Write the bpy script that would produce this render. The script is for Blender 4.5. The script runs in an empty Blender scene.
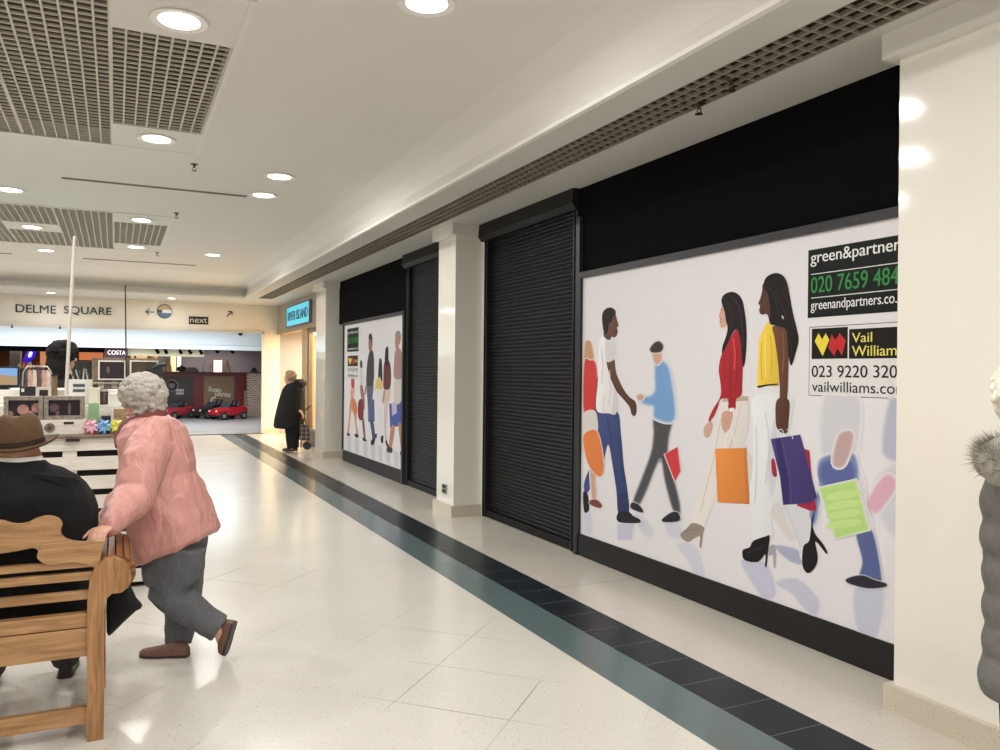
import bpy, bmesh, math, random
from mathutils import Vector as V, Matrix, noise as mnoise
random.seed(7)
R = math.radians
S = bpy.context.scene
COL = S.collection
# ------------------------------------------------------------------ camera (calibrated on the photograph)
F, H = 800.0, 1.55
YAW = math.atan((500 - 116) / F)
ROLL = R(.57)
FW = V((math.sin(YAW), math.cos(YAW), 0)); RT = V((math.cos(YAW), -math.sin(YAW), 0)); UP = V((0, 0, 1))
CAM = V((0, 0, H))
cam = bpy.data.cameras.new('camera'); cam.sensor_width = 36; cam.lens = F / 1000 * 36; cam.clip_start = .05; cam.clip_end = 200
cam.shift_y = -2 / 1000
co = bpy.data.objects.new('camera', cam); COL.objects.link(co)
co.matrix_world = Matrix.Translation(CAM) @ (Matrix.Rotation(-YAW, 4, 'Z') @ Matrix.Rotation(R(90), 4, 'X') @ Matrix.Rotation(ROLL, 4, 'Z'))
S.camera = co
# ------------------------------------------------------------------ world, exposure
S.view_settings.view_transform = 'Standard'; S.view_settings.look = 'None'
S.view_settings.gamma = 1; S.view_settings.use_curve_mapping = False
S.view_settings.exposure = -.5
w = bpy.data.worlds.new('world'); S.world = w; w.use_nodes = True
w.node_tree.nodes['Background'].inputs[0].default_value = (1.0, .98, .96, 1)
w.node_tree.nodes['Background'].inputs[1].default_value = .8
S.cycles.max_bounces = 7; S.cycles.diffuse_bounces = 4; S.cycles.glossy_bounces = 4
S.cycles.transparent_max_bounces = 8
S.cycles.use_denoising = True
S.cycles.sample_clamp_indirect = 6
try: S.cycles.caustics_reflective = False; S.cycles.caustics_refractive = False
except Exception: pass

def area(name, loc, size, power, col=(1, .96, .9), size_y=None, direction=(0, 0, -1), spread=180, shape=None):
    l = bpy.data.lights.new(name, 'AREA'); l.energy = power; l.color = col; l.size = size
    l.shape = shape or ('RECTANGLE' if size_y else 'DISK')
    if size_y: l.size_y = size_y
    l.spread = R(spread)
    o = bpy.data.objects.new(name, l); COL.objects.link(o); o.location = loc
    o.rotation_euler = V(direction).to_track_quat('-Z', 'Y').to_euler()
    return o
def point(name, loc, power, col=(1, .7, .4), rad=.05):
    l = bpy.data.lights.new(name, 'POINT'); l.energy = power; l.color = col; l.shadow_soft_size = rad
    o = bpy.data.objects.new(name, l); COL.objects.link(o); o.location = loc
    return o
# large lights of the place: daylight over the square beyond the opening, warm light inside the shop on the right
area('skylight_daylight', (-.5, 23.2, 2.82), 7.5, 780, (.82, .92, 1.0), 3.6)
area('shop_ceiling_light', (5.0, 17.4, 2.42), 2.4, 520, (1, .84, .58), 4.6)
area('cafe_ceiling_light', (-2.0, 30.5, 2.3), 3.5, 40, (1, .62, .35), 3.0)
area('gift_shop_light', (2.9, 31.0, 2.4), 3.0, 110, (1, .86, .74), 2.0)
area('mall_light_behind', (-1.0, -4.0, 3.3), 6.0, 260, (1, .98, .95), 4.0)

# ------------------------------------------------------------------ picture geometry helpers
def ray(px, py):
    u = px - 500; v = py - 373
    u2 = u * math.cos(ROLL) + v * math.sin(ROLL); v2 = -u * math.sin(ROLL) + v * math.cos(ROLL)
    return RT * (u2 / F) - UP * (v2 / F) + FW
def atZ(px, py, z=0.0):
    d = ray(px, py); return CAM + d * ((z - H) / d.z)
def atX(px, py, x):
    d = ray(px, py); return CAM + d * (x / d.x)
def atY(px, py, y):
    d = ray(px, py); return CAM + d * (y / d.y)
def pt(px, py, s): return CAM + ray(px, py) * s

# ------------------------------------------------------------------ materials
def lin(c):
    r = []
    for k in c[:3]:
        k = k / 255.0
        r.append(k / 12.92 if k <= .04045 else ((k + .055) / 1.055) ** 2.4)
    return (r[0], r[1], r[2], 1)
MATS = {}
class NT:
    def __init__(s, m): s.m = m; m.use_nodes = True; s.t = m.node_tree; s.b = s.t.nodes['Principled BSDF']
    def n(s, typ, **kw):
        x = s.t.nodes.new(typ)
        for k, v in kw.items(): setattr(x, k, v)
        return x
    def l(s, a, b): s.t.links.new(a, b)
    def math(s, op, a, b=None, c=None):
        x = s.n('ShaderNodeMath', operation=op)
        for i, v in enumerate((a, b, c)):
            if v is None: continue
            if isinstance(v, (int, float)): x.inputs[i].default_value = v
            else: s.l(v, x.inputs[i])
        return x.outputs[0]
    def mix(s, fac, a, b):
        x = s.n('ShaderNodeMix', data_type='RGBA')
        if isinstance(fac, (int, float)): x.inputs[0].default_value = fac
        else: s.l(fac, x.inputs[0])
        for i, v in ((6, a), (7, b)):
            if isinstance(v, tuple): x.inputs[i].default_value = v
            else: s.l(v, x.inputs[i])
        return x.outputs[2]
    def line(s, coord, p0, period, width):
        q = s.math('FRACT', s.math('MULTIPLY_ADD', coord, 1 / period, .5 - p0 / period))
        return s.math('LESS_THAN', s.math('MULTIPLY', s.math('ABSOLUTE', s.math('SUBTRACT', q, .5)), period), width / 2)
def M(name, col, rough=.5, metal=0.0, noise=.06, scale=12, bump=0.0, bscale=None, emit=None, strength=0, spec=.5, coat=0, stretch=None):
    if name in MATS: return MATS[name]
    m = bpy.data.materials.new(name); t = NT(m); c = lin(col)
    tc = t.n('ShaderNodeTexCoord'); src = tc.outputs['Object']
    if stretch:
        mp = t.n('ShaderNodeMapping'); mp.inputs['Scale'].default_value = stretch; t.l(src, mp.inputs[0]); src = mp.outputs[0]
    nz = t.n('ShaderNodeTexNoise'); nz.inputs['Scale'].default_value = scale; nz.inputs['Detail'].default_value = 4
    t.l(src, nz.inputs['Vector'])
    a = tuple(max(0, k * (1 - noise)) for k in c[:3]) + (1,); b = tuple(min(1, k * (1 + noise)) for k in c[:3]) + (1,)
    t.l(t.mix(nz.outputs[0], a, b), t.b.inputs['Base Color'])
    t.b.inputs['Roughness'].default_value = rough; t.b.inputs['Metallic'].default_value = metal
    t.b.inputs['Specular IOR Level'].default_value = spec; t.b.inputs['Coat Weight'].default_value = coat
    if bump:
        n2 = t.n('ShaderNodeTexNoise'); n2.inputs['Scale'].default_value = bscale or scale; n2.inputs['Detail'].default_value = 3
        t.l(src, n2.inputs['Vector'])
        bp = t.n('ShaderNodeBump'); bp.inputs['Strength'].default_value = bump; bp.inputs['Distance'].default_value = .02
        t.l(n2.outputs[0], bp.inputs['Height']); t.l(bp.outputs[0], t.b.inputs['Normal'])
    if emit is not None:
        t.b.inputs['Emission Color'].default_value = lin(emit); t.b.inputs['Emission Strength'].default_value = strength
    MATS[name] = m; return m
def wood(name, c1, c2, stretch, scale=9, rough=.45):
    m = bpy.data.materials.new(name); t = NT(m)
    tc = t.n('ShaderNodeTexCoord'); mp = t.n('ShaderNodeMapping'); mp.inputs['Scale'].default_value = stretch
    t.l(tc.outputs['Object'], mp.inputs[0])
    nz = t.n('ShaderNodeTexNoise'); nz.inputs['Scale'].default_value = scale; nz.inputs['Detail'].default_value = 6; nz.inputs['Distortion'].default_value = .6
    t.l(mp.outputs[0], nz.inputs['Vector'])
    rp = t.n('ShaderNodeValToRGB'); rp.color_ramp.elements[0].position = .35; rp.color_ramp.elements[1].position = .68
    rp.color_ramp.elements[0].color = lin(c1); rp.color_ramp.elements[1].color = lin(c2)
    t.l(nz.outputs[0], rp.inputs[0]); t.l(rp.outputs[0], t.b.inputs['Base Color']); t.b.inputs['Roughness'].default_value = rough
    return m

# ------------------------------------------------------------------ mesh building
class MB:
    def __init__(s): s.v = []; s.f = []; s.mi = []; s.c = []; s.k = 0; s.col = None
    def add(s, vs, fs, col=None):
        b = len(s.v); s.v += [V(q) for q in vs]
        for f in fs: s.f.append([b + i for i in f]); s.mi.append(s.k)
        s.c += [col or s.col or (1, 1, 1, 1)] * len(vs)
        return s
    def box(s, x0, x1, y0, y1, z0, z1):
        vs = [(x, y, z) for x in (x0, x1) for y in (y0, y1) for z in (z0, z1)]
        return s.add(vs, [(0, 1, 3, 2), (4, 6, 7, 5), (0, 4, 5, 1), (2, 3, 7, 6), (0, 2, 6, 4), (1, 5, 7, 3)])
    def bbox(s, x0, x1, y0, y1, z0, z1, r=.004):      # box with chamfered edges
        bm = bmesh.new(); bmesh.ops.create_cube(bm, size=1)
        for q in bm.verts: q.co = V((x0 + (q.co.x + .5) * (x1 - x0), y0 + (q.co.y + .5) * (y1 - y0), z0 + (q.co.z + .5) * (z1 - z0)))
        bmesh.ops.bevel(bm, geom=bm.edges[:], offset=r, segments=2, profile=.7, affect='EDGES')
        s.frombm(bm); return s
    def frombm(s, bm):
        bm.verts.ensure_lookup_table(); bm.verts.index_update()
        s.add([q.co.copy() for q in bm.verts], [[q.index for q in f.verts] for f in bm.faces]); bm.free()
    def obox(s, c, ax, ay, az):                      # oriented box, half-axes
        c, ax, ay, az = V(c), V(ax), V(ay), V(az)
        vs = [c + ax * i + ay * j + az * k for i in (-1, 1) for j in (-1, 1) for k in (-1, 1)]
        return s.add(vs, [(0, 1, 3, 2), (4, 6, 7, 5), (0, 4, 5, 1), (2, 3, 7, 6), (0, 2, 6, 4), (1, 5, 7, 3)])
    def bar(s, a, b, wdt, hgt, upv=(0, 0, 1)):
        a, b = V(a), V(b); d = (b - a).normalized(); u = V(upv)
        x = d.cross(u).normalized(); u = x.cross(d)
        return s.obox((a + b) / 2, (b - a) / 2, x * wdt / 2, u * hgt / 2)
    def rings(s, rings, cap=True, close=False):
        n = len(rings[0]); vs = [q for r in rings for q in r]; fs = []
        m = len(rings)
        for i in range(m if close else m - 1):
            for j in range(n):
                a, b = i * n + j, i * n + (j + 1) % n; c, d = ((i + 1) % m) * n + (j + 1) % n, ((i + 1) % m) * n + j
                fs.append((a, b, c, d))
        if cap and not close:
            vs.append(sum((V(q) for q in rings[0]), V()) / n); vs.append(sum((V(q) for q in rings[-1]), V()) / n)
            for j in range(n):
                fs.append((m * n, (j + 1) % n, j)); fs.append((m * n + 1, (m - 1) * n + j, (m - 1) * n + (j + 1) % n))
        return s.add(vs, fs)
    def tube(s, pts, rad, n=12, side=None, cap=True, round_ends=False, close=False):
        pts = [V(p) for p in pts]; m = len(pts)
        if not isinstance(rad, (list, tuple)): rad = [rad] * m
        rr = []
        prev = None
        for i in range(m):
            if close: t = pts[(i + 1) % m] - pts[i - 1]
            else: t = (pts[min(i + 1, m - 1)] - pts[max(i - 1, 0)])
            t.normalize()
            if side is not None: x = V(side)
            else: x = prev if prev is not None else (V((0, 0, 1)) if abs(t.z) < .9 else V((1, 0, 0)))
            x = (x - t * x.dot(t))
            if x.length < 1e-5: x = t.orthogonal()
            x.normalize(); prev = x; y = t.cross(x)
            r = rad[i]; ra, rb = (r if isinstance(r, (tuple, list)) else (r, r))
            ring = lambda p, k: [p + x * (ra * k * math.cos(2 * math.pi * j / n)) + y * (rb * k * math.sin(2 * math.pi * j / n)) for j in range(n)]
            if round_ends and i == 0 and not close:
                for q in (.35, .75): rr.append(ring(pts[i] - t * min(ra, rb) * math.sqrt(1 - q * q), q))
            rr.append(ring(pts[i], 1))
            if round_ends and i == m - 1 and not close:
                for q in (.75, .35): rr.append(ring(pts[i] + t * min(ra, rb) * math.sqrt(1 - q * q), q))
        return s.rings(rr, cap, close)
    def ell(s, c, a, b=None, cc=None, n=16, m=10):   # ellipsoid, axes vectors or radii
        c = V(c)
        if b is None: a, b, cc = V((a, 0, 0)), V((0, a, 0)), V((0, 0, a))
        elif isinstance(a, (int, float)): a, b, cc = V((a, 0, 0)), V((0, b, 0)), V((0, 0, cc))
        a, b, cc = V(a), V(b), V(cc)
        rr = []
        for i in range(m + 1):
            th = math.pi * (i + .0) / m; th = min(max(th, .06), math.pi - .06)
            rr.append([c + cc * -math.cos(th) + (a * math.cos(2 * math.pi * j / n) + b * math.sin(2 * math.pi * j / n)) * math.sin(th) for j in range(n)])
        return s.rings(rr)
    def lathe(s, prof, c, n=24, axis=(0, 0, 1), ring=False):
        ax = V(axis).normalized(); x = ax.orthogonal().normalized(); y = ax.cross(x); c = V(c)
        return s.rings([[c + ax * h + (x * math.cos(2 * math.pi * j / n) + y * math.sin(2 * math.pi * j / n)) * max(r, 1e-4) for j in range(n)] for r, h in prof], not ring, ring)
    def prism(s, poly, d):                           # polygon (3-D points) extruded by vector d
        poly = [V(p) for p in poly]; d = V(d); n = len(poly)
        return s.add(poly + [p + d for p in poly], [list(range(n))[::-1], [n + i for i in range(n)]] + [(i, (i + 1) % n, n + (i + 1) % n, n + i) for i in range(n)])
    def poly(s, pts, col=None): return s.add(pts, [list(range(len(pts)))], col)
    def join(s, o):
        b = len(s.v); s.v += o.v; s.f += [[b + i for i in f] for f in o.f]; s.mi += [s.k] * len(o.f); s.c += o.c; return s
    def mesh(s, name):
        me = bpy.data.meshes.new(name); me.from_pydata([tuple(q) for q in s.v], [], s.f)
        for p, k in zip(me.polygons, s.mi): p.material_index = k
        if any(c != (1, 1, 1, 1) for c in s.c):
            at = me.color_attributes.new('Col', 'FLOAT_COLOR', 'POINT')
            for i, c in enumerate(s.c): at.data[i].color = c
        bm = bmesh.new(); bm.from_mesh(me); bmesh.ops.recalc_face_normals(bm, faces=bm.faces); bm.to_mesh(me); bm.free()
        return me
def worldoff(p):
    o = V()
    while p is not None: o = o + p.location; p = p.parent
    return o
def put(name, me, mats, parent=None, smooth=None, auto=40):
    for m in (mats if isinstance(mats, (list, tuple)) else [mats]): me.materials.append(m)
    o = bpy.data.objects.new(name, me); COL.objects.link(o)
    if smooth is None: smooth = True
    if smooth:
        for p in me.polygons: p.use_smooth = True
        if auto < 180:
            try: me.set_sharp_from_angle(angle=R(auto))
            except Exception: pass
    if parent is not None:
        off = worldoff(parent); me.transform(Matrix.Translation(-off)); o.parent = parent
    else:
        # put the origin at the base of the object
        if me.vertices:
            xs = [q.co for q in me.vertices]
            b = V(((min(q.x for q in xs) + max(q.x for q in xs)) / 2, (min(q.y for q in xs) + max(q.y for q in xs)) / 2, min(q.z for q in xs)))
            if not name.startswith(('floor', 'ceiling', 'wall', 'trim')):
                me.transform(Matrix.Translation(-b)); o.location = b
    return o
def obj(name, mb, mats, parent=None, smooth=None, auto=40): return put(name, mb.mesh(name), mats, parent, smooth, auto)
def thing(name, label, cat, loc, group=None):
    o = bpy.data.objects.new(name, None); o.empty_display_size = .1; COL.objects.link(o); o.location = loc
    return tag(o, label, cat, group)
def tag(o, label, cat, group=None, kind=None):
    o['label'] = label; o['category'] = cat
    if group: o['group'] = group
    if kind: o['kind'] = kind
    return o
def lab(o, label): o['label'] = label; return o
def struct(name, mb, mats, smooth=False, parent=None):
    o = obj(name, mb, mats, parent, smooth)
    if parent is None: o['kind'] = 'structure'
    return o
def dup(root, loc, label=None, group=None, rotz=None):
    r = root.copy(); COL.objects.link(r); r.location = loc
    if label: r['label'] = label
    if group: r['group'] = group
    if rotz is not None: r.rotation_euler = (0, 0, rotz)
    for ch in list(root.children):
        c = ch.copy(); COL.objects.link(c); c.parent = r
        for g in list(ch.children):
            d = g.copy(); COL.objects.link(d); d.parent = c
    return r
def fuse(mb, name, voxel, smooth=3, factor=.5):      # one continuous skin over overlapping shapes
    me = mb.mesh(name); o = bpy.data.objects.new(name + '_tmp', me); COL.objects.link(o)
    r = o.modifiers.new('r', 'REMESH'); r.mode = 'VOXEL'; r.voxel_size = voxel; r.use_smooth_shade = True
    if smooth:
        q = o.modifiers.new('s', 'SMOOTH'); q.iterations = smooth; q.factor = factor
    dg = bpy.context.evaluated_depsgraph_get(); dg.update()
    new = bpy.data.meshes.new_from_object(o.evaluated_get(dg)); new.name = name
    bpy.data.objects.remove(o); bpy.data.meshes.remove(me)
    return new
def catmull(pts, k=4):
    out = []; n = len(pts)
    for i in range(n):
        p0, p1, p2, p3 = pts[i - 1], pts[i], pts[(i + 1) % n], pts[(i + 2) % n]
        for j in range(k):
            t = j / k
            out.append(tuple(.5 * ((2 * p1[a]) + (-p0[a] + p2[a]) * t + (2 * p0[a] - 5 * p1[a] + 4 * p2[a] - p3[a]) * t * t + (-p0[a] + 3 * p1[a] - 3 * p2[a] + p3[a]) * t ** 3) for a in (0, 1)))
    return out
def catopen(pts, k=4):
    out = []; n = len(pts)
    for i in range(n - 1):
        p0, p1, p2, p3 = pts[max(i - 1, 0)], pts[i], pts[i + 1], pts[min(i + 2, n - 1)]
        for j in range(k):
            t = j / k
            out.append(tuple(.5 * ((2 * p1[a]) + (-p0[a] + p2[a]) * t + (2 * p0[a] - 5 * p1[a] + 4 * p2[a] - p3[a]) * t * t + (-p0[a] + 3 * p1[a] - 3 * p2[a] + p3[a]) * t ** 3) for a in range(len(p1))))
    out.append(tuple(pts[-1])); return out
def text_mb(body, org, xd, ud, width, height, weight=0.0, extrude=0.0, clip_y=None, spacing=1.0):
    wt = weight; weight = 0
    cu = bpy.data.curves.new('txt', 'FONT'); cu.body = body; cu.offset = weight; cu.extrude = .0; cu.space_character = spacing
    o = bpy.data.objects.new('txt', cu); COL.objects.link(o)
    dg = bpy.context.evaluated_depsgraph_get(); dg.update()
    me = bpy.data.meshes.new_from_object(o.evaluated_get(dg)); bpy.data.objects.remove(o)
    xs = [q.co.x for q in me.vertices]; ys = [q.co.y for q in me.vertices]
    x0, x1, y0, y1 = min(xs), max(xs), min(ys), max(ys)
    xd, ud, org = V(xd), V(ud), V(org); nrm = xd.cross(ud)
    vs = [org + xd * ((q.co.x - x0) / (x1 - x0) * width) + ud * ((q.co.y - y0) / (y1 - y0) * height) for q in me.vertices]
    fs = [list(p.vertices) for p in me.polygons]
    if wt > 0:                                       # bolder strokes: the same letters laid side by side
        n0 = len(vs); k = wt * height * 1.1; v0, f0 = list(vs), list(fs)
        for sx in (-k, k): vs += [q + xd * sx + nrm * (.0002 if sx > 0 else .0004) for q in v0]; b0 = len(vs) - n0; fs += [[i + b0 for i in f_] for f_ in f0]
    mb = MB()
    if extrude:
        bm = bmesh.new(); bl = [bm.verts.new(q) for q in vs]
        for f in fs:
            try: bm.faces.new([bl[i] for i in f])
            except ValueError: pass
        r = bmesh.ops.extrude_face_region(bm, geom=bm.faces[:])
        for q in r['geom']:
            if isinstance(q, bmesh.types.BMVert): q.co += nrm * extrude
        mb.frombm(bm)
    elif clip_y is not None:
        bm = bmesh.new(); bl = [bm.verts.new(q) for q in vs]
        for f in fs:
            try: bm.faces.new([bl[i] for i in f])
            except ValueError: pass
        bmesh.ops.bisect_plane(bm, geom=bm.verts[:] + bm.edges[:] + bm.faces[:], plane_co=(0, clip_y, 0), plane_no=(0, -1, 0), clear_outer=True)
        mb.frombm(bm)
    else: mb.add(vs, fs)
    bpy.data.meshes.remove(me); return mb
# ================================================================== ROOM SHELL
def floor_mat(name, base, joints, line_col, line_w=.005, rough=.2, speck=.8, lstr=.6, fmin=.1, dark=(150, 140, 125), spec=.5):
    m = bpy.data.materials.new(name); t = NT(m)
    tc = t.n('ShaderNodeTexCoord'); sp = t.n('ShaderNodeSeparateXYZ'); t.l(tc.outputs['Object'], sp.inputs[0])
    x, y = sp.outputs[0], sp.outputs[1]
    n1 = t.n('ShaderNodeTexNoise'); n1.inputs['Scale'].default_value = 1.3; n1.inputs['Detail'].default_value = 5; t.l(tc.outputs['Object'], n1.inputs[0])
    c = lin(base); c2 = tuple(k * .86 for k in c[:3]) + (1,)
    col = t.mix(n1.outputs[0], c2, c)
    vo = t.n('ShaderNodeTexVoronoi'); vo.inputs['Scale'].default_value = 55; vo.inputs['Randomness'].default_value = 1; t.l(tc.outputs['Object'], vo.inputs[0])
    n2 = t.n('ShaderNodeTexNoise'); n2.inputs['Scale'].default_value = 60; t.l(tc.outputs['Object'], n2.inputs[0])
    chip = t.math('MULTIPLY', t.math('LESS_THAN', vo.outputs['Distance'], .22), t.math('GREATER_THAN', n2.outputs[0], .56))
    col = t.mix(t.math('MULTIPLY', chip, speck), col, lin(dark))
    v2 = t.n('ShaderNodeTexNoise'); v2.inputs['Scale'].default_value = 140; t.l(tc.outputs['Object'], v2.inputs[0])
    col = t.mix(t.math('MULTIPLY', t.math('GREATER_THAN', v2.outputs[0], .6), .35 * speck), col, tuple(min(1, k * 1.3) for k in c[:3]) + (1,))
    n3 = t.n('ShaderNodeTexNoise'); n3.inputs['Scale'].default_value = .9; n3.inputs['Detail'].default_value = 1; t.l(tc.outputs['Object'], n3.inputs[0])
    msk = None
    for kind, p0, per in joints:
        q = {'x': x, 'y': y, 'u': t.math('MULTIPLY', t.math('ADD', x, y), .70711), 'v': t.math('MULTIPLY', t.math('SUBTRACT', x, y), .70711)}[kind]
        ln = t.line(q, p0, per, line_w)
        msk = ln if msk is None else t.math('MAXIMUM', msk, ln)
    if msk is not None:
        fade = t.n('ShaderNodeMapRange'); fade.inputs[1].default_value = .50; fade.inputs[2].default_value = .66; fade.inputs[3].default_value = fmin; t.l(n3.outputs[0], fade.inputs[0])
        col = t.mix(t.math('MULTIPLY', t.math('MULTIPLY', msk, fade.outputs[0]), lstr), col, lin(line_col))
    t.l(col, t.b.inputs['Base Color'])
    t.b.inputs['Roughness'].default_value = rough; t.b.inputs['Specular IOR Level'].default_value = spec
    rn = t.n('ShaderNodeMapRange'); rn.inputs[3].default_value = rough * .8; rn.inputs[4].default_value = rough * 1.25; t.l(n1.outputs[0], rn.inputs[0]); t.l(rn.outputs[0], t.b.inputs['Roughness'])
    return m
fm = floor_mat('terrazzo', (216, 212, 203), [('u', 3.39, .5), ('v', -1.70, .57)], (120, 108, 92), .006, .2, fmin=.04, lstr=.75)
struct('floor', MB().box(-5.9, 2.26, -7, 20.25, -.12, 0), fm)
struct('floor_green_band', MB().box(2.26, 2.55, -7, 20.25, -.12, 0), floor_mat('green_tile', (92, 109, 111), [('y', 2.98, .61)], (70, 82, 82), .006, .2, .25, .8, .25, (75, 92, 92), .3))
struct('floor_dark_band', MB().box(2.55, 2.855, -7, 20.25, -.12, 0), floor_mat('black_tile', (32, 38, 42), [('y', 2.59, .305)], (110, 118, 120),  .006, .28, .2, .9, .8, (75, 85, 90), .1))
struct('floor_border', MB().box(2.855, 3.75, -7, 14.9, -.12, 0).box(2.855, 3.62, 14.9, 20.25, -.12, 0), floor_mat('terrazzo_border', (206, 200, 189), [('y', 3.2, .61)], (112, 92, 78), .008, .2))
struct('floor_inlay', MB().box(-3.2, 1.12, 9.05, 12.2, -.002, .0015), floor_mat('green_inlay', (176, 192, 188), [], (90, 100, 100), .005, .2, .3))
struct('floor_square', MB().box(-12, 9, 20.25, 36, -.12, 0), floor_mat('square_terrazzo', (176, 172, 168), [('y', 20, .6), ('x', 0, .6)], (120, 115, 110), .01, .22))

plaster = M('ceiling_plaster', (226, 223, 217), .75, noise=.02, scale=2)
cornice_m = M('cornice_paint', (230, 227, 221), .6, noise=.02, scale=2)
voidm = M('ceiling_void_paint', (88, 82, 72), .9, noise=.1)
grille_m = M('grille_white', (205, 198, 184), .5, noise=.04)
XL, XR, CY1 = -4.43, 2.33, 16.95
PX0, PX1 = -2.72, .62
PY = [(4.40, 7.70), (11.05, 14.35)]
c = MB()
for y0, y1, hole in ((-7, 4.4, 0), (4.4, 7.7, 1), (7.7, 11.05, 0), (11.05, 14.35, 1), (14.35, CY1, 0)):
    if hole: c.box(XL, PX0, y0, y1, 3.5, 3.62); c.box(PX1, XR, y0, y1, 3.5, 3.62)
    else: c.box(XL, XR, y0, y1, 3.5, 3.62)
struct('ceiling', c, plaster)
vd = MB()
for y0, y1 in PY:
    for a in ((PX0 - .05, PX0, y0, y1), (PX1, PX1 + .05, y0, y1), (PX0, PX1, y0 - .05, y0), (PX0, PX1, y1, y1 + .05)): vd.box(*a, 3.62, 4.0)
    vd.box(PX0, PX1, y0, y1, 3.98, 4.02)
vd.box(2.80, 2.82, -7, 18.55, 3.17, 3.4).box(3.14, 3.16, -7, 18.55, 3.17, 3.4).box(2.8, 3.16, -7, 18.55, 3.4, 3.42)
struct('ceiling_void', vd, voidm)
# cove and cornice swept along the right side, the far end and the left side
prof = [(.29 * math.sin(a * math.pi / 16), 3.30 + .2 * math.cos(a * math.pi / 16)) for a in range(9)]
prof += [(.283, 3.297), (.238, 3.195), (.222, 3.182), (.222, 3.156), (.236, 3.15), (.25, 3.15)]
ks = 5.6
cv = MB(); loops = []
for k_, (d, z) in enumerate(prof):
    dy = d * ks if k_ < 9 else .29 * ks - (.29 - d)
    loops.append([(XR + d, -7, z), (XR + d, CY1 + dy, z), (XL - d, CY1 + dy, z), (XL - d, -7, z)])
vs = [p for l in loops for p in l]
cv.add(vs, [(i * 4 + j, i * 4 + j + 1, (i + 1) * 4 + j + 1, (i + 1) * 4 + j) for i in range(len(prof) - 1) for j in range(3)])
o = struct('ceiling_cornice', cv, cornice_m, smooth=True)
o.data.set_sharp_from_angle(angle=R(35))
# soffits at 3.15 m: bulkhead underside each side of the long grille, the far end, the left side
sf = MB()
sf.box(2.58, 2.82, -7, 18.35, 3.15, 3.17).box(3.14, 3.75, -7, 18.35, 3.15, 3.17)
sf.box(-5.9, 3.75, 18.35, 20.3, 3.15, 3.19).box(-5.9, -4.68, -7, 18.35, 3.15, 3.17)
struct('ceiling_soffit', sf, M('soffit_shaded', (206, 203, 197), .75, noise=.02, scale=2))  # greyer than the ceiling plaster: its weak bounce light is put into the colour
# long egg-crate grille in the bulkhead
g = MB()
for i in range(5): x = 2.825 + i * .0775; g.box(x - .006, x + .006, -1, 18.33, 3.152, 3.172)
y = -1.0
while y < 18.35: g.box(2.825, 3.135, y - .005, y + .005, 3.154, 3.168); y += .085
struct('ceiling_bulkhead_grille', g, M('grille_bulkhead_shaded', (150, 143, 131), .5, noise=.04))  # bars darker than the ceiling panels' grille: shade put into their colour
# square egg-crate panels in the main ceiling
for k, (y0, y1) in enumerate(PY):
    t = thing('ceiling_grille_panel', ['square egg-crate grille panel nearest the camera in the main ceiling', 'farther square egg-crate grille panel in the ceiling towards the DELME SQUARE sign'][k], 'ceiling grille', ((PX0 + PX1) / 2, (y0 + y1) / 2, 3.5), 'square grille panels in the ceiling')
    m = MB(); pw = .0835; n = int(round((PX1 - PX0) / pw))
    plates = [(PX1 - .67, PX1, y0, y0 + .66), (PX1 - .67, PX1, y1 - .66, y1), (PX0, PX0 + .67, y0, y0 + .66), (PX0, PX0 + .67, y1 - .66, y1), ((PX0 + PX1) / 2 - .33, (PX0 + PX1) / 2 + .33, (y0 + y1) / 2 - .33, (y0 + y1) / 2 + .33)]
    for i in range(n + 1):
        x = PX0 + (PX1 - PX0) * i / n; b = .012 if i % 8 == 0 else .0065
        m.box(x - b, x + b, y0, y1, 3.502, 3.518)
    for i in range(n + 1):
        yy = y0 + (y1 - y0) * i / n; b = .0055
        m.box(PX0, PX1, yy - b, yy + b, 3.504, 3.516)
    obj('grille', m, grille_m, t, smooth=False)
    fr = MB(); q = .035
    fr.box(PX0 - q, PX1 + q, y0 - q, y0, 3.49, 3.51).box(PX0 - q, PX1 + q, y1, y1 + q, 3.49, 3.51).box(PX0 - q, PX0, y0, y1, 3.49, 3.51).box(PX1, PX1 + q, y0, y1, 3.49, 3.51)
    obj('edge_trim', fr, cornice_m, t, smooth=False)
    for p in plates: obj('blank_plate', MB().box(p[0], p[1], p[2], p[3], 3.494, 3.52), plaster, t, smooth=False)
    PLATES = plates if k == 0 else PLATES + plates
# slot diffusers
slot_m = M('slot_dark', (62, 56, 50), .8)
for i, (x0, x1, yy, l) in enumerate(((-.52, 1.30, 9.3, 'long dark slot between the two ceiling grille panels, on the shutter side'), (-3.5, -1.62, 9.3, 'long dark slot between the two ceiling grille panels, on the kiosk side'),
                                  (-.54, 1.33, 15.9, 'long dark ceiling slot beyond the far grille panel, on the shutter side'), (-3.5, -1.62, 15.9, 'long dark ceiling slot beyond the far grille panel, on the kiosk side'))):
    t = thing('slot_diffuser', l, 'air vent', ((x0 + x1) / 2, yy, 3.5), 'slot diffusers')
    obj('slot', MB().box(x0 + .01, x1 - .01, yy - .022, yy + .022, 3.496, 3.502), slot_m, t, smooth=False)
    obj('frame', MB().box(x0, x1, yy - .03, yy - .022, 3.492, 3.502).box(x0, x1, yy + .022, yy + .03, 3.492, 3.502).box(x0, x0 + .01, yy - .022, yy + .022, 3.492, 3.502).box(x1 - .01, x1, yy - .022, yy + .022, 3.492, 3.502), M('slot_frame', (150, 142, 130), .5), t, smooth=False)
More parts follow.
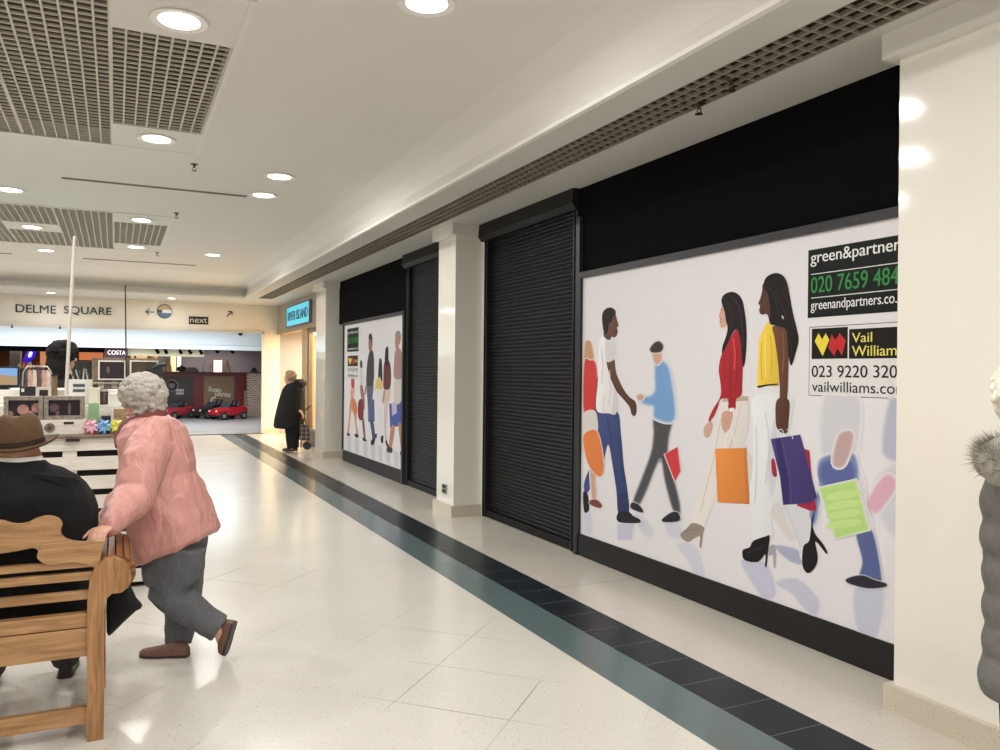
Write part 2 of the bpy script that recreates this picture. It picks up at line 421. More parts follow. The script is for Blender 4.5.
# downlights
rim_m = M('downlight_rim', (240, 238, 232), .35)
lamp_m = M('downlight_lamp', (255, 255, 252), .4, emit=(255, 250, 240), strength=14)
def downlight(x, y, z, label, power, r=.13, group='ceiling downlights'):
    t = thing('downlight', label, 'ceiling light', (x, y, z), group)
    obj('trim_ring', MB().lathe([(r * .82, -.002), (r, -.004), (r * 1.16, -.008), (r * 1.2, .0), (r * .82, .004)], (x, y, z - .004), 28, ring=True), rim_m, t)
    obj('lamp', MB().lathe([(.001, -.001), (r * .85, -.003), (r * .85, .003), (.001, .003)], (x, y, z - .004), 24), lamp_m, t)
    l = area('downlight_light', (0, 0, -.012), r * 1.72, power, (1, .985, .955)); l.parent = t
for i, y in enumerate((1.2, 3.98, 8.2, 9.15, 14.3)):
    downlight(1.46, y, 3.5, ['downlight overhead by the shops, out of view', 'downlight glaring at the top edge beside the shop bulkhead', 'downlight in plain ceiling right of the slot, nearer of a close pair', 'downlight in plain ceiling right of the slot, farther of a close pair', 'small far downlight in the plain ceiling right of the far grille panel'][i], 34)
for i, y in enumerate((-1, 3.5, 8.7, 14.3)): downlight(-3.55, y, 3.5, 'downlight in the plain ceiling strip on the far side, place %s from the camera' % ['first', 'second', 'third', 'fourth'][i], 34)
for i, (x, y) in enumerate(((.30, 4.79), (.29, 7.33), (.28, 11.4), (.27, 13.95), (-2.39, 4.73), (-2.39, 7.37), (-2.39, 11.38), (-2.39, 14.02))):
    downlight(x, y, 3.494, 'downlight in the %s corner plate of the %s grille panel, on its %s side' % (['near', 'far', 'near', 'far'][i % 4], ['near', 'near', 'farther', 'farther'][i % 4], ['shutter', 'kiosk'][i // 4]), 30)
for i, (y, z, l) in enumerate(((6.05, 3.494, 'downlight in the centre plate of the near grille panel'), (8.0, 3.5, 'downlight in plain ceiling just beyond the near grille panel, on the centre line'), (10.2, 3.5, 'downlight in plain ceiling just before the far grille panel, on the centre line'), (12.7, 3.494, 'downlight in the centre plate of the farther grille panel'), (15.15, 3.5, 'downlight in plain ceiling beyond the farther grille panel, on the centre line'))):
    downlight(-1.06, y, z, l, 30)
downlight(1.1, 19.3, 3.15, 'small downlight in the far soffit above the next sign', 16, .09)
downlight(-1.25, 19.3, 3.15, 'small downlight in the far soffit above the DELME SQUARE lettering', 16, .09)
for i, y in enumerate((-.3, .9, 2.0)):
    downlight(.4, y, 3.5, 'downlight over the camera position, place %s in its row' % ['first', 'second', 'third'][i], 30)
# sprinklers
for i, (x, y, z, l) in enumerate(((.65, 8.09, 3.5, 'small sprinkler head in the ceiling just past the near grille panel'), (.66, 10.72, 3.5, 'small sprinkler head in the ceiling before the far grille panel'), (.60, 14.45, 3.5, 'small sprinkler head at the far corner of the farther grille panel'),
                              (3.0, 3.38, 3.16, 'sprinkler head under the bulkhead above the large poster, nearer the near pillar'), (3.1, 3.77, 3.16, 'sprinkler head under the bulkhead above the large poster, nearer the shutter'))):
    t = thing('sprinkler', l, 'sprinkler', (x, y, z), 'sprinkler heads')
    sm = M('brass_dark', (92, 84, 74), .35, .8)
    obj('escutcheon', MB().lathe([(.034, 0), (.034, -.006), (.012, -.012), (.009, -.035)], (x, y, z), 16), sm, t)
    obj('frame_arm', MB().tube([(x - .009, y, z - .03), (x - .016, y, z - .045), (x - .004, y, z - .06)], .003, 6).tube([(x + .009, y, z - .03), (x + .016, y, z - .045), (x + .004, y, z - .06)], .003, 6), sm, t)
    obj('deflector', MB().lathe([(.004, -.058), (.024, -.062), (.024, -.066), (.001, -.066)], (x, y, z), 16), sm, t)

# walls
black_m = M('black_panel', (15, 15, 16), .75, noise=.1, scale=4, spec=.03)
cream_m = M('cream_gloss_tile', (233, 229, 219), .09, noise=.015, scale=2, coat=.3)
cream_s = M('cream_paint', (224, 219, 209), .45, noise=.02, scale=2)
plinth_m = floor_mat('plinth_terrazzo', (206, 196, 178), [], (0, 0, 0), .005, .3, .8)
struct('wall_right', MB().box(3.70, 3.80, -7, 14.9, 0, 3.16), black_m)
struct('wall_left', MB().box(-5.9, -5.7, -7, 20.3, 0, 3.19), cream_s)
struct('wall_back', MB().box(-5.9, 3.27, 20.25, 20.5, 2.5, 3.16).box(3.27, 3.66, 20.25, 20.5, 0, 3.16), cream_s)
struct('baseboard_back', MB().box(3.26, 3.66, 20.225, 20.25, 0, .12), plinth_m)
struct('trim_threshold', MB().box(-5.9, 3.27, 20.18, 20.28, 0, .018), M('threshold_metal', (95, 88, 80), .4, .5))
struct('trim_opening', MB().box(3.225, 3.27, 20.2, 20.3, 0, 2.5).box(-5.9, 3.27, 20.2, 20.26, 2.46, 2.5), M('trim_grey', (205, 203, 198), .35, .2))
def pillar(y0, y1, x0=3.28):
    struct('pillar', MB().box(x0, 3.70, y0, y1, .0, 3.15), cream_m)
    struct('pillar_cap', MB().box(x0 - .06, 3.70, y0 - .05, y1 + .05, 3.03, 3.15), plaster)
    struct('pillar_plinth', MB().box(x0 - .035, 3.70, y0 - .03, y1 + .03, 0, .12), plinth_m)
pillar(-2.0, 2.56); pillar(7.96, 8.46); pillar(14.2, 14.95, 3.36)
struct('pillar_trim', MB().box(3.595, 3.62, 7.90, 7.96, .0, 3.0), M('white_angle', (225, 222, 214), .4))
# power socket on the middle pillar
t = thing('wall_socket', 'small grey floor socket plate low on the cream pillar between the two shutters', 'socket', (3.279, 8.2, .2))
obj('plate', MB().bbox(3.268, 3.28, 8.14, 8.27, .22, .32, .003), M('socket_grey', (150, 148, 142), .4), t, smooth=False)
for yy in (8.175, 8.235):
    for zz in (.245, .295): obj('outlet', MB().box(3.264, 3.27, yy - .02, yy + .02, zz - .016, zz + .016), M('socket_black', (30, 30, 30), .5), t, smooth=False)
# ================================================================== SHUTTERS
slat_m = M('shutter_slat', (16, 16, 18), .45, 0, noise=.12, scale=3, spec=.16)
guide_m = M('shutter_guide', (30, 30, 33), .42, spec=.3)
def shutter(y0, y1, label):
    t = thing('roller_shutter', label, 'shutter', (3.62, (y0 + y1) / 2, 0), 'closed black shutters')
    prof = []; z = .07; ph = .0385
    while z < 2.98:
        for k in range(6):
            a = k / 6; prof.append((3.64 - .010 * math.sin(math.pi * a) ** .8 if a < .86 else 3.645, z + ph * a))
        z += ph
    mb = MB(); vs = [(x, y, zz) for x, zz in prof for y in (y0 + .07, y1 - .07)]
    mb.add(vs, [(2 * i, 2 * i + 1, 2 * i + 3, 2 * i + 2) for i in range(len(prof) - 1)])
    obj('curtain', mb, slat_m, t, auto=60)
    obj('bottom_bar', MB().bbox(3.60, 3.66, y0 + .05, y1 - .05, .005, .08), slat_m, t, smooth=False)
    for a in (y0, y1 - .075): obj('guide_rail', MB().box(3.59, 3.68, a, a + .02, 0, 3.0).box(3.59, 3.68, a + .055, a + .075, 0, 3.0).box(3.60, 3.68, a + .02, a + .055, 0, 3.0), guide_m, t, smooth=False)
    hb = MB().prism([(3.52, y0 - .02, 3.02), (3.56, y0 - .02, 2.97), (3.69, y0 - .02, 2.97), (3.69, y0 - .02, 3.149), (3.53, y0 - .02, 3.149)], (0, y1 - y0 + .04, 0))
    obj('housing', hb, M('shutter_housing', (30, 29, 28), .5, noise=.05, spec=.2), t, smooth=False)
shutter(5.955, 7.90, 'closed black roller shutter between the large poster and the middle cream pillar')
shutter(9.0, 10.47, 'closed black roller shutter beyond the middle pillar, beside the small far poster')

# ================================================================== HOARDINGS WITH PRINTED POSTERS
def print_mat():
    m = bpy.data.materials.new('printed_vinyl'); t = NT(m)
    a = t.n('ShaderNodeVertexColor', layer_name='Col'); t.l(a.outputs[0], t.b.inputs['Base Color'])
    tc = t.n('ShaderNodeTexCoord'); nz = t.n('ShaderNodeTexNoise'); nz.inputs['Scale'].default_value = 120; t.l(tc.outputs['Object'], nz.inputs[0])
    bp = t.n('ShaderNodeBump'); bp.inputs['Strength'].default_value = .03; t.l(nz.outputs[0], bp.inputs['Height']); t.l(bp.outputs[0], t.b.inputs['Normal'])
    t.b.inputs['Roughness'].default_value = .5; t.b.inputs['Specular IOR Level'].default_value = .2; return m
pm = print_mat()
vinyl = M('poster_white', (226, 223, 227), .42, noise=.02, scale=.7)
WHITE = (226, 223, 227)
class Art:                                           # flat artwork on the plane X = x0, traced in a crop of the photograph
    def __init__(s, x0, ox, oy, sc, ylim=None): s.x, s.ox, s.oy, s.sc = x0, ox, oy, sc; s.mb = MB(); s.k = 0; s.ylim = ylim
    def P(s, q, lift):
        w = atX(s.ox + q[0] / s.sc, s.oy + q[1] / s.sc, s.x); w.x = s.x - .0012 - lift
        if s.ylim: w.y = min(max(w.y, s.ylim[0]), s.ylim[1])
        return tuple(w)
    def p(s, col, pts, smooth=True, soft=0, shade=0, bg=WHITE):
        pts = [tuple(map(float, q)) for q in pts]
        if smooth: pts = catmull(pts, 4)
        cx = sum(q[0] for q in pts) / len(pts); cy = sum(q[1] for q in pts) / len(pts)
        ar = sum(pts[i - 1][0] * pts[i][1] - pts[i][0] * pts[i - 1][1] for i in range(len(pts)))
        sg = 1 if ar > 0 else -1
        def off(d):
            o = []; n = len(pts)
            for i in range(n):
                a, b = pts[i - 1], pts[(i + 1) % n]; tx, ty = b[0] - a[0], b[1] - a[1]; l = math.hypot(tx, ty) or 1
                o.append((pts[i][0] + sg * ty / l * d, pts[i][1] - sg * tx / l * d))
            return o
        lays = [(0, 1)] if not soft else [(soft * q * 1.7, (lambda t_: min(1, t_ * t_ * (3 - 2 * t_)))(min(1, (.95 - q) / 1.4))) for q in (.86, .68, .5, .33, .16, 0, -.16, -.33, -.45)] 
        ys = [q[1] for q in pts]; ya, yb = min(ys), max(ys)
        xs = [q[0] for q in pts]; xa, xb = min(xs), max(xs)
        for d, al in lays:
            s.k += 1; lift = .00004 * s.k
            pp = off(d) if d else pts
            cc = tuple(bg[i] + (col[i] - bg[i]) * al for i in range(3))
            b = len(s.mb.v)
            s.mb.add([s.P(q, lift) for q in pp], [list(range(len(pp)))])
            for i, q in enumerate(pp):
                k = 1 - shade * ((q[0] - xa) / max(1e-6, xb - xa) * .7 + (q[1] - ya) / max(1e-6, yb - ya) * .3 - .5)
                s.mb.c[b + i] = lin(tuple(min(255, max(0, c * k)) for c in cc))
        return s
    def stroke(s, col, pts, w):
        pts = catopen([tuple(map(float, q)) for q in pts], 4); l, r = [], []
        for i in range(len(pts)):
            a, b = pts[max(i - 1, 0)], pts[min(i + 1, len(pts) - 1)]; tx, ty = b[0] - a[0], b[1] - a[1]; m = math.hypot(tx, ty) or 1
            l.append((pts[i][0] - ty / m * w / 2, pts[i][1] + tx / m * w / 2)); r.append((pts[i][0] + ty / m * w / 2, pts[i][1] - tx / m * w / 2))
        return s.p(col, l + r[::-1], smooth=False)
    def done(s, name, parent, label): 
        return lab(obj(name, s.mb, pm, parent, smooth=False), label)
def hoarding(y0, y1, z0, z1, label, fas0, fas1):
    t = thing('poster_hoarding', label, 'hoarding', (3.6, (y0 + y1) / 2, 0))
    obj('poster_panel', MB().box(3.585, 3.66, y0, y1, z0, z1), vinyl, t, smooth=False)
    fr = MB().box(3.56, 3.66, y0, y1 + .03, z1, z1 + .05).box(3.56, 3.66, y1, y1 + .03, z0, z1)
    obj('poster_frame', fr, M('hoarding_frame', (46, 46, 48), .4, spec=.3), t, smooth=False)
    ps = y1 + .03 if y0 < 5 else y0 - .065
    obj('side_post', MB().box(3.565, 3.69, ps, ps + .06, 0, 2.90 if y0 < 5 else z1 + .05), M('side_post', (42, 42, 44), .4, spec=.3), t, smooth=False)
    obj('kerb', MB().bbox(3.575, 3.69, y0, y1 + .03, 0, z0, .012), M('kerb_black', (28, 27, 27), .5, noise=.15, spec=.3), t, smooth=False)
    obj('fascia', MB().box(3.60, 3.69, fas0, fas1, z1 + .05, 3.149), black_m, t, smooth=False)
    return t
h1 = hoarding(2.57, 5.85, .188, 2.365, 'large black-framed hoarding with poster of walking shoppers beside the near cream pillar', 2.57, 5.945)
PLX = 3.585
YC = 2.57
# --- printed people of the large poster
YL = (2.575, 5.845)
a = Art(PLX, 570, 300, 3.127, YL)
a.p((196, 150, 110), [(48, 138), (60, 128), (69, 145), (73, 195), (48, 205)], soft=3).p((206, 62, 60), [(46, 198), (62, 190), (79, 196), (85, 250), (80, 352), (46, 360)], soft=3)
a.p((215, 208, 206), [(46, 358), (78, 352), (84, 410), (47, 418)], soft=3).p((205, 160, 140), [(64, 480), (84, 480), (80, 560), (82, 620), (72, 630), (66, 560)], soft=3)
a.p((222, 128, 70), [(46, 420), (86, 412), (106, 515), (94, 552), (62, 520), (46, 465)], soft=2).p((120, 70, 60), [(63, 628), (82, 624), (100, 640), (94, 650), (66, 640)], soft=2)
a.done('printed_figure', h1, 'printed blurred woman in red at the far edge of the poster')
a = Art(PLX, 570, 300, 3.127, YL)
a.p((196, 196, 216), [(150, 700), (200, 700), (192, 750), (150, 750)], smooth=False, soft=4).p((206, 206, 222), [(44, 664), (62, 662), (70, 720), (50, 735)], soft=4)
a.p((118, 84, 68), [(84, 250), (98, 240), (96, 350), (90, 400), (80, 412), (73, 396), (76, 352)])
a.p((62, 74, 122), [(90, 346), (148, 348), (160, 420), (169, 520), (181, 600), (184, 664), (152, 666), (146, 600), (134, 520), (120, 452), (104, 510), (80, 560), (54, 604), (44, 590), (48, 560), (70, 500), (80, 430)], shade=.3)
a.p((48, 56, 98), [(151, 604), (181, 600), (185, 664), (151, 667)], smooth=False)
a.p((232, 230, 232), [(94, 124), (108, 108), (130, 116), (141, 142), (147, 190), (151, 250), (147, 350), (120, 354), (88, 350), (82, 320), (88, 250), (89, 175)], shade=.12)
a.p((206, 204, 208), [(128, 200), (138, 215), (149, 300), (146, 350), (132, 352), (138, 280)])
a.p((92, 64, 52), [(115, 188), (138, 182), (146, 230), (166, 275), (186, 303), (205, 318), (209, 345), (203, 363), (193, 356), (187, 335), (169, 312), (146, 285), (126, 240)], shade=.25)
a.p((214, 212, 216), [(112, 130), (126, 120), (138, 135), (142, 180), (114, 192)])
a.p((96, 66, 52), [(109, 96), (128, 108), (128, 122), (118, 124), (106, 112)])
a.p((104, 72, 58), [(128, 48), (142, 46), (147, 60), (152, 80), (147, 86), (150, 98), (146, 112), (138, 117), (124, 110), (114, 98), (118, 76)], shade=.2)
a.p((30, 24, 22), [(101, 62), (103, 40), (115, 26), (131, 24), (143, 34), (142, 48), (134, 54), (131, 68), (124, 72), (120, 90), (116, 106), (106, 98)])
a.p((36, 34, 40), [(152, 664), (183, 662), (200, 676), (219, 686), (216, 697), (152, 694)]).p((36, 34, 40), [(42, 602), (56, 608), (61, 655), (45, 662)])
for q in ([(118, 366), (124, 400), (130, 450), (140, 520), (156, 590)], [(92, 430), (84, 480), (66, 540)], [(150, 420), (158, 500), (170, 590)]): a.stroke((52, 62, 106), q, 3.5)
for q in ([(98, 150), (104, 200), (100, 260)], [(110, 300), (104, 330), (106, 350)], [(124, 220), (128, 280), (122, 330)]): a.stroke((206, 203, 207), q, 3)
a.stroke((70, 48, 40), [(138, 76), (143, 75)], 2.5).stroke((66, 44, 38), [(142, 100), (148, 100)], 2).stroke((74, 50, 40), [(130, 240), (150, 285), (172, 312)], 3).stroke((72, 48, 38), [(192, 322), (200, 340), (200, 356)], 1.5)
a.done('printed_figure', h1, 'printed man in white t-shirt and blue jeans')
a = Art(PLX, 570, 300, 3.127, YL)
a.p((206, 206, 218), [(200, 672), (240, 690), (260, 735), (230, 730)], soft=6).p((206, 206, 218), [(300, 700), (340, 700), (352, 740), (315, 738)], soft=6)
a.p((78, 78, 82), [(266, 366), (318, 368), (308, 430), (306, 490), (324, 560), (343, 640), (340, 676), (322, 650), (300, 570), (285, 495), (262, 535), (240, 592), (214, 642), (200, 630), (226, 560), (255, 480), (264, 420)], soft=5)
a.p((118, 160, 208), [(272, 196), (300, 200), (316, 250), (326, 372), (268, 368), (264, 332), (240, 326), (217, 312), (221, 298), (246, 304), (268, 284), (268, 230)], soft=6)
a.p((205, 160, 140), [(212, 298), (224, 296), (232, 304), (222, 314), (212, 308)], soft=3).p((206, 164, 146), [(260, 160), (284, 158), (286, 186), (276, 202), (264, 192)], soft=3)
a.p((60, 54, 56), [(252, 152), (264, 136), (280, 130), (292, 144), (286, 160), (270, 164), (256, 162)], soft=3)
a.p((204, 60, 68), [(298, 482), (337, 460), (346, 535), (330, 565)], smooth=False, soft=3)
a.p((44, 42, 46), [(195, 634), (216, 640), (230, 664), (194, 652)], soft=2).p((44, 42, 46), [(290, 686), (320, 664), (340, 666), (343, 690), (300, 694)], soft=2)
a.done('printed_figure', h1, 'printed blurred man in blue shirt with small red bag')
# woman in red
a = Art(PLX, 670, 400, 3.126, YL)
a.p((206, 206, 220), [(25, 455), (60, 448), (92, 480), (108, 555), (80, 545), (58, 500)], soft=4)
a.p((214, 208, 206), [(236, 140), (252, 170), (318, 272), (395, 395), (380, 440), (345, 400), (290, 315), (240, 230)], soft=2)
a.p((226, 220, 216), [(166, -8), (200, -2), (243, -4), (247, 50), (236, 130), (204, 190), (176, 240), (150, 290), (128, 340), (106, 398), (68, 384), (84, 320), (106, 250), (136, 150), (150, 60)], shade=.15)
a.p((186, 166, 150), [(166, -8), (244, -12), (246, 2), (164, 6)], smooth=False)
a.p((150, 138, 130), [(34, 418), (52, 402), (72, 384), (106, 397), (104, 418), (98, 460), (93, 456), (94, 426), (76, 432), (58, 444), (38, 432)])
a.p((206, 166, 148), [(108, 84), (128, 66), (134, 84), (122, 116), (108, 112)]).p((206, 160, 142), [(164, 40), (196, 36), (192, 74), (178, 102), (164, 88)])
a.ox, a.oy, a.sc = 670, 280, 5.356
a.p((172, 40, 50), [(330, 300), (362, 262), (386, 300), (392, 400), (388, 560), (384, 615), (356, 640), (352, 690), (326, 695), (312, 680), (316, 640), (272, 640), (250, 700), (218, 756), (208, 746), (232, 690), (270, 626), (272, 560), (262, 480), (274, 410), (300, 352)], shade=.25)
a.p((158, 32, 42), [(318, 400), (330, 395), (336, 640), (322, 685), (314, 670)])
a.p((212, 168, 148), [(282, 118), (276, 150), (267, 176), (262, 200), (270, 206), (267, 226), (272, 252), (290, 256), (302, 246), (312, 262), (322, 232), (302, 170), (292, 140)])
a.p((28, 22, 24), [(276, 112), (286, 84), (310, 68), (340, 64), (370, 80), (391, 116), (403, 182), (411, 260), (411, 340), (405, 430), (393, 467), (386, 420), (380, 330), (360, 264), (332, 292), (306, 350), (280, 394), (284, 350), (302, 300), (310, 250), (300, 218), (296, 180), (287, 148)])
a.p((150, 120, 110), [(271, 205), (278, 205), (276, 213), (270, 212)]).p((230, 230, 230), [(318, 690), (342, 684), (344, 700), (322, 706)])
a.ox, a.oy, a.sc = 670, 400, 3.126
for q in ([(220, 20), (206, 90), (190, 150)], [(160, 60), (140, 170), (118, 260), (96, 350)], [(196, 120), (170, 200), (146, 280)]): a.stroke((206, 199, 194), q, 3)
for q in ([(60, -60), (66, -40)], ): pass
a.stroke((170, 124, 108), [(176, 60), (184, 84)], 1.2).stroke((120, 108, 102), [(48, 412), (70, 404), (92, 408)], 2)
a.ox, a.oy, a.sc = 670, 280, 5.356
for q in ([(296, 400), (290, 460), (296, 540)], [(352, 330), (362, 420), (358, 520), (346, 600)], [(280, 500), (300, 520), (322, 512)], [(262, 660), (246, 700), (232, 735)]): a.stroke((152, 30, 40), q, 4.5)
a.stroke((216, 74, 80), [(340, 310), (350, 400), (346, 480)], 7).stroke((62, 52, 54), [(330, 90), (372, 140), (388, 260), (392, 360)], 5).stroke((58, 48, 50), [(310, 120), (330, 180), (332, 250)], 4)
a.stroke((90, 60, 54), [(274, 160), (284, 158)], 4).stroke((150, 60, 62), [(268, 226), (277, 226)], 3.5)
a.ox, a.oy, a.sc = 670, 400, 3.126
a.stroke((240, 240, 240), [(172, 152), (176, 110), (186, 96), (198, 110), (206, 152)], 2.2)
a.p((222, 138, 68), [(142, 152), (240, 150), (249, 325), (150, 320)], smooth=False, shade=.14)
a.p((204, 120, 54), [(232, 150), (240, 150), (249, 325), (238, 324)], smooth=False)
a.done('printed_figure', h1, 'printed long-haired woman in red jumper with orange bag')
# woman in yellow
a = Art(PLX, 670, 400, 3.126, YL)
a.p((196, 196, 216), [(224, 502), (300, 512), (330, 600), (300, 622), (262, 576)], soft=4).p((196, 196, 216), [(332, 572), (398, 560), (462, 622), (455, 672), (420, 650), (380, 602)], soft=4)
a.p((170, 172, 196), [(330, 456), (400, 470), (412, 512), (372, 500)], soft=3)
a.p((214, 214, 220), [(322, 300), (352, 330), (386, 420), (402, 440), (414, 500), (436, 450), (446, 390), (420, 340), (372, 310), (340, 250)], soft=2)
a.p((170, 164, 168), [(308, 462), (330, 455), (331, 520), (325, 520), (322, 484), (312, 488)])
a.p((224, 224, 228), [(266, -14), (378, -14), (384, 40), (368, 110), (352, 200), (350, 300), (322, 330), (318, 380), (322, 432), (262, 434), (258, 380), (250, 300), (260, 200), (260, 80)], shade=.12)
a.p((206, 206, 212), [(330, 60), (342, 100), (336, 220), (318, 300), (310, 200)], soft=4, bg=(220, 220, 224))
a.p((28, 26, 30), [(228, 470), (250, 460), (262, 440), (300, 426), (313, 425), (308, 470), (303, 520), (298, 516), (299, 482), (276, 506), (234, 500)])
a.p((28, 26, 30), [(444, 392), (456, 420), (480, 450), (493, 475), (488, 479), (456, 442), (463, 490), (455, 522), (432, 541), (415, 516), (418, 458), (436, 440)])
a.ox, a.oy, a.sc = 740, 200, 3.0
a.p((84, 56, 46), [(70, 252), (67, 276), (62, 295), (56, 311), (61, 318), (59, 335), (66, 344), (80, 342), (86, 352), (92, 372), (102, 372), (104, 340), (92, 300), (82, 258)])
a.p((96, 40, 44), [(59, 326), (66, 325), (67, 331), (60, 334)])
a.ox, a.oy, a.sc = 670, 280, 5.356
a.p((234, 200, 74), [(526, 226), (550, 250), (562, 300), (576, 400), (583, 558), (520, 563), (470, 574), (473, 480), (475, 400), (480, 320), (502, 268)], shade=.2)
a.p((40, 34, 28), [(468, 568), (520, 558), (583, 554), (583, 561), (520, 567), (474, 579)], smooth=False)
a.p((102, 66, 48), [(552, 250), (600, 244), (632, 270), (638, 360), (636, 450), (633, 560), (630, 640), (630, 760), (580, 760), (583, 700), (590, 600), (586, 500), (575, 400), (562, 310)], shade=.3)
a.ox, a.oy, a.sc = 740, 200, 3.0
a.p((24, 19, 19), [(72, 262), (76, 238), (91, 224), (112, 219), (131, 228), (143, 250), (151, 290), (160, 340), (172, 390), (177, 420), (167, 462), (155, 497), (147, 470), (144, 420), (138, 388), (120, 380), (100, 374), (90, 368), (92, 340), (90, 310), (84, 280)])
a.p((210, 206, 200), [(127, 345), (132, 352), (131, 358), (127, 352)])
a.ox, a.oy, a.sc = 670, 400, 3.126
a.p((88, 56, 42), [(335, 0), (373, 0), (373, 60), (366, 104), (342, 96), (332, 70)], shade=.2)
a.p((164, 40, 68), [(420, 152), (437, 158), (442, 220), (459, 345), (438, 346), (398, 330)], smooth=False).p((164, 40, 68), [(318, 190), (328, 186), (336, 236), (322, 234)])
a.p((70, 58, 116), [(316, 122), (408, 108), (420, 150), (461, 305), (440, 322), (355, 328), (345, 240)], smooth=False, shade=.2)
a.p((56, 46, 98), [(330, 120), (346, 117), (372, 250), (374, 326), (357, 328), (346, 240)], smooth=False)
a.stroke((236, 236, 240), [(340, 118), (338, 98), (350, 92), (362, 112)], 2.2).stroke((236, 236, 240), [(366, 92), (378, 98), (386, 122)], 2.2)
for q in ([(270, 80), (272, 200), (266, 320)], [(300, 40), (312, 140), (300, 260)], [(360, 330), (390, 400), (406, 450)]): a.stroke((204, 204, 210), q, 3)
a.stroke((92, 80, 142), [(352, 128), (376, 240), (380, 322)], 2).stroke((60, 58, 62), [(240, 480), (262, 470), (284, 462)], 2.5).stroke((62, 40, 30), [(350, 50), (352, 80)], 1.5)
a.ox, a.oy, a.sc = 670, 280, 5.356
for q in ([(494, 330), (490, 420), (496, 540)], [(540, 300), (548, 400), (544, 520)]): a.stroke((212, 176, 58), q, 5)
a.stroke((246, 220, 110), [(514, 290), (512, 400), (516, 520)], 8).stroke((128, 86, 64), [(604, 270), (612, 380), (606, 500)], 9)
for q in ([(560, 60), (600, 130), (640, 230)], [(540, 40), (570, 120), (590, 200)], [(600, 50), (650, 160), (668, 300)], [(630, 260), (650, 340), (656, 420)]): a.stroke((52, 42, 42), q, 5)
a.stroke((44, 28, 24), [(488, 96), (500, 92)], 5)
a.done('printed_figure', h1, 'printed dark-haired woman in yellow top with purple bag')
a = Art(PLX, 670, 400, 3.126, YL)
a.p((196, 198, 218), [(580, 592), (664, 592), (646, 740), (590, 720)], soft=5)
a.p((206, 206, 212), [(486, -10), (586, -10), (582, 150), (530, 190), (480, 178)], soft=9)
a.p((212, 210, 216), [(575, 200), (600, 240), (630, 400), (600, 410), (580, 300)], soft=6)
a.p((118, 134, 178), [(470, 190), (540, 168), (580, 180), (580, 268), (480, 292), (458, 372), (440, 398), (444, 330), (470, 270)], soft=7)
a.p((92, 102, 158), [(480, 200), (560, 190), (570, 250), (486, 262)], soft=7, bg=(118, 134, 178))
a.p((190, 162, 162), [(530, 112), (570, 102), (566, 150), (542, 206), (512, 196)], soft=6)
a.p((90, 100, 150), [(585, 412), (632, 408), (662, 558), (648, 580), (598, 560), (596, 540), (604, 500)], soft=4)
a.p((182, 216, 132), [(470, 276), (580, 252), (621, 405), (520, 430)], smooth=False, soft=7)
for y in (300, 330, 360, 390): a.p((196, 224, 144), [(492, y), (530, y - 14), (588, y - 18), (598, y - 4), (540, y + 10), (500, y + 12)])
a.p((44, 44, 54), [(556, 558), (602, 548), (640, 562), (677, 574), (672, 584), (620, 588), (560, 572)], soft=2)
a.done('printed_figure', h1, 'printed blurred walker with pale green bag')
a = Art(PLX, 670, 400, 3.126, YL)
a.p((208, 208, 216), [(640, 270), (690, 210), (740, 200), (740, 420), (680, 400)], soft=9).p((186, 186, 204), [(690, 0), (740, 0), (740, 170), (668, 166)], soft=8)
a.p((216, 172, 188), [(620, 320), (660, 250), (690, 236), (704, 272), (660, 340), (636, 350)], soft=7)
a.done('printed_figure', h1, 'printed pale blurred walker at the pillar edge')
# --- letting agents' boards printed on the poster
def board_text(body, px, py_base, px_end, asc_px, desc, col, parent, name, weight=.0, plane=PLX, clip=YC + .005, lift=.004, x_scale=None, full=None):
    p0 = atX(px, py_base, plane); p1 = atX(px_end, 300, plane); top = atX(px, py_base - asc_px, plane)
    h = (top.z - p0.z); wd = p0.y - p1.y
    if full: wd *= full
    o = V((plane - lift, p0.y, p0.z - desc * h))
    mb = text_mb(body, o, (0, -1, 0), (0, 0, 1), wd, h * (1 + desc), weight, clip_y=clip)
    return obj(name, mb, M('ink_%d_%d_%d' % col, col, .5, noise=0, spec=.15), parent, smooth=False)
def plate(px0, py0, px1, py1, col, parent, name, lift, plane=PLX, yend=None):
    a_, b_ = atX(px0, py0, plane), atX(px0, py1, plane); y1 = yend if yend is not None else atX(px1, 300, plane).y
    return obj(name, MB().box(plane - lift, plane - .0005, y1, a_.y, b_.z, a_.z), M('ink_%d_%d_%d' % col, col, .5, noise=0, spec=.15), parent, smooth=False)
sgn = plate(808.6, 250.5, 0, 318, (24, 28, 26), h1, 'agent_sign', .002, yend=YC); lab(sgn, 'black letting-agent sign with white and green lettering')
board_text('green&partners', 811.3, 264.0, 897, 11.6, .28, (232, 232, 232), sgn, 'lettering', .012, full=14.0 / 12.85)
board_text('020 7659 484', 811.5, 293.5, 899, 16, 0.0, (58, 140, 74), sgn, 'lettering', .010)
board_text('greenandpartners.co.uk', 811.3, 310.5, 896.5, 9.8, .28, (232, 232, 232), sgn, 'lettering', .006, full=22 / 19.4)
for y in (274.2, 297.8): plate(811.5, y, 0, y + .8, (225, 225, 225), sgn, 'rule_line', .0035, yend=YC)
sg2 = plate(809.5, 327, 0, 395.5, (120, 118, 118), h1, 'agent_sign', .0016, yend=YC); lab(sg2, 'white letting-agent sign with heart-shaped yellow and red mark')
plate(810.2, 327.8, 0, 394.8, (224, 222, 222), sg2, 'sign_face', .0025, yend=YC)
plate(812.3, 328.9, 848.5, 359, (28, 26, 22), sg2, 'logo_panel', .0034); plate(849.6, 329.3, 0, 358.8, (28, 26, 22), sg2, 'name_panel', .0034, yend=YC)
lg = Art(PLX - .0036, 800, 220, 4.17)
